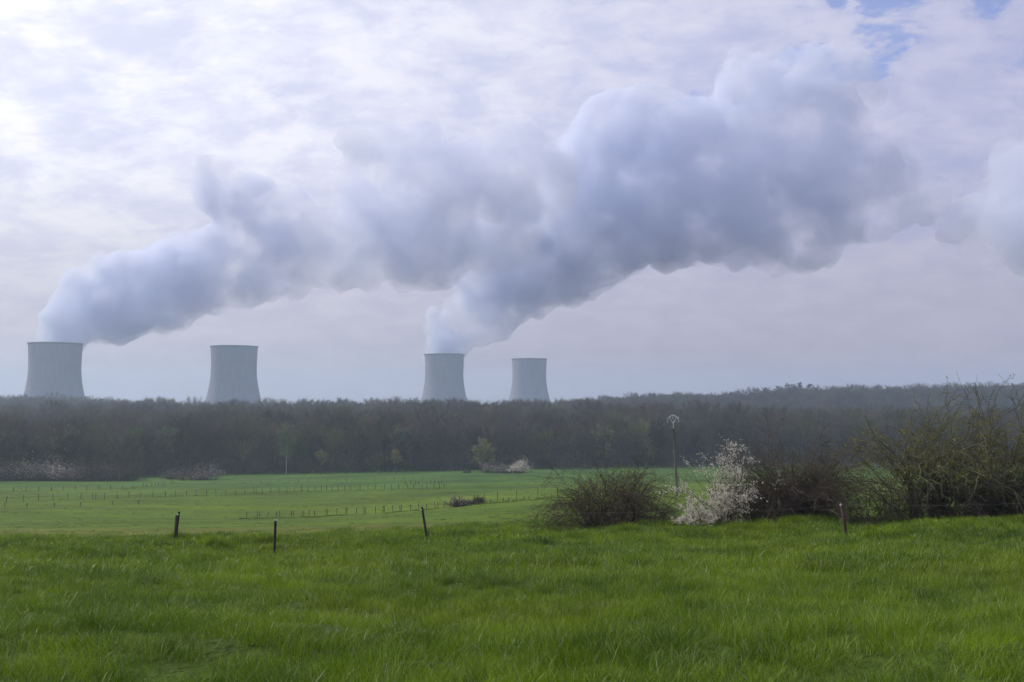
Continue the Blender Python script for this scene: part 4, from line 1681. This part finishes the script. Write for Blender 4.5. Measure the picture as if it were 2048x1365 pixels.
def all_steam():
    b1 = [(110, 700, 40), (86, 668, 22), (98, 640, 28), (110, 668, 34), (128, 655, 36), (130, 612, 34), (160, 575, 36), (160, 640, 42), (200, 622, 55), (205, 560, 42),
          (225, 648, 42), (205, 532, 28), (262, 545, 44), (268, 620, 62), (262, 655, 34), (318, 560, 66), (330, 612, 50), (298, 505, 26), (370, 520, 62),
          (390, 585, 48), (430, 492, 46), (420, 555, 66), (458, 520, 48), (470, 585, 36), (498, 556, 46), (368, 472, 26), (440, 458, 22), (538, 578, 26), (555, 560, 34)]
    b2 = [(560, 545, 36), (520, 500, 34), (430, 372, 46), (440, 342, 26), (420, 402, 30), (470, 402, 46), (522, 402, 46), (520, 450, 46), (580, 425, 52), (570, 500, 55), (610, 520, 64), (592, 572, 30),
          (640, 475, 56), (650, 535, 48), (700, 475, 56), (700, 535, 45), (745, 480, 74), (735, 555, 26), (800, 460, 92), (812, 525, 50), (862, 495, 85),
          (705, 275, 30), (732, 330, 48), (790, 290, 42), (842, 282, 42), (858, 265, 26), (800, 360, 72), (880, 340, 52), (900, 390, 84), (700, 385, 42),
          (940, 430, 105), (1000, 330, 74), (1050, 285, 45), (1082, 305, 40), (1020, 400, 95), (1100, 370, 66), (985, 475, 72)]
    y1 = lambda u: 1718 - 0.03 * max(0, u - 300)
    X = lambda u, Y: (u - 1024) / FPX * Y
    steam('steam_plume', 'long steam plume drifting right from the leftmost cooling tower across the middle of the sky', 'steam', b1 + b2, y1, 0.044, 4.6, 21,
          ((80, 28, 'CLOUDS'), (30, 19, 'CLOUDS'), (12, 8, 'CLOUDS')), (X(110, 1718), X(420, 1718), X(760, 1710), X(1150, 1700)), 8)
    b3 = [(915, 615, 30), (955, 660, 34), (1030, 610, 34), (975, 615, 30), (888, 722, 34), (868, 690, 20), (862, 655, 23), (866, 632, 20), (890, 690, 30), (900, 645, 33), (920, 672, 36), (950, 650, 38), (938, 622, 24),
          (985, 642, 35), (1008, 632, 28), (1000, 664, 22)]
    b4 = [(1130, 330, 50), (1140, 400, 74), (1075, 450, 64), (960, 590, 30), (925, 545, 36), (950, 500, 60), (1010, 520, 60), (985, 562, 50), (1040, 600, 36), (1080, 600, 32), (1060, 555, 62), (1120, 572, 44), (1152, 545, 56), (1100, 490, 84), (1180, 460, 104), (1220, 520, 46),
          (1180, 370, 92), (1250, 420, 112), (1200, 235, 48), (1230, 212, 34), (1200, 295, 74), (1290, 245, 62), (1322, 205, 34), (1352, 242, 46),
          (1290, 330, 94), (1335, 330, 66), (1330, 430, 92), (1362, 470, 52), (1420, 420, 96), (1430, 340, 50), (1480, 440, 80), (1500, 365, 84),
          (1532, 460, 72), (1600, 460, 78), (1622, 508, 34), (1545, 505, 34), (1420, 490, 40), (1480, 500, 34), (1400, 255, 50)]
    b5 = [(1500, 172, 72), (1560, 132, 44), (1622, 152, 64), (1680, 152, 58), (1718, 145, 44), (1742, 182, 34), (1640, 230, 84), (1560, 260, 84), (1500, 262, 62),
          (1690, 260, 54), (1600, 350, 104), (1712, 335, 76), (1768, 315, 40), (1700, 415, 76), (1800, 372, 52), (1838, 362, 30), (1850, 405, 40), (1780, 425, 40),
          (1660, 500, 30)]
    y4 = lambda u: float(np.interp(u, [1000, 1600], [2190, 1960]))
    steam('steam_plume', 'great dark-bottomed steam plume from the third cooling tower spreading to the upper right', 'steam', b3 + b4 + b5, y4, 0.044, 5.6, 24,
          ((110, 34, 'CLOUDS'), (36, 22, 'CLOUDS'), (13, 9, 'CLOUDS')), (X(880, 2190), X(1060, 2150), X(1400, 2050), X(1900, 1960)), 8, dspread=0.10)
    b6 = [(1900, 450, 40), (1940, 440, 44), (2000, 425, 64), (2045, 365, 70), (2065, 480, 76), (1962, 470, 40), (2110, 420, 120), (1990, 515, 28), (2160, 480, 90)]
    steam('steam_cloud', 'separate faint bluish cloud at the right edge of the sky', 'cloud', b6, lambda u: 1960, 0.013, 7.0, 26,
          ((75, 46, 'CLOUDS'), (30, 22, 'CLOUDS')), None, 6)


all_steam()


# ------------------------------------------------------------------ haze
def build_haze():
    mb = MB()
    x0, x1, y0, y1, z0, z1 = -3600, 3600, -500, 4800, -180, 96
    # the ground reaches beyond the box; its bottom lies under the lowest ground
    mb.box(((x0 + x1) / 2, (y0 + y1) / 2, (z0 + z1) / 2), (x1 - x0, y1 - y0, z1 - z0))
    m = bpy.data.materials.new('haze_air')
    m.use_nodes = True
    N = NT(m.node_tree)
    v = N.n('ShaderNodeVolumePrincipled')
    v.inputs['Color'].default_value = (0.66, 0.82, 1.0, 1)
    v.inputs['Density'].default_value = 0.00024
    v.inputs['Anisotropy'].default_value = 0.3
    out = N.n('ShaderNodeOutputMaterial')
    N.l(v.outputs[0], out.inputs['Volume'])
    m.cycles.homogeneous_volume = True
    o = mb.obj('haze', m)
    tag(o, 'thin bluish haze lying over the valley', 'haze', None, 'stuff')


build_haze()
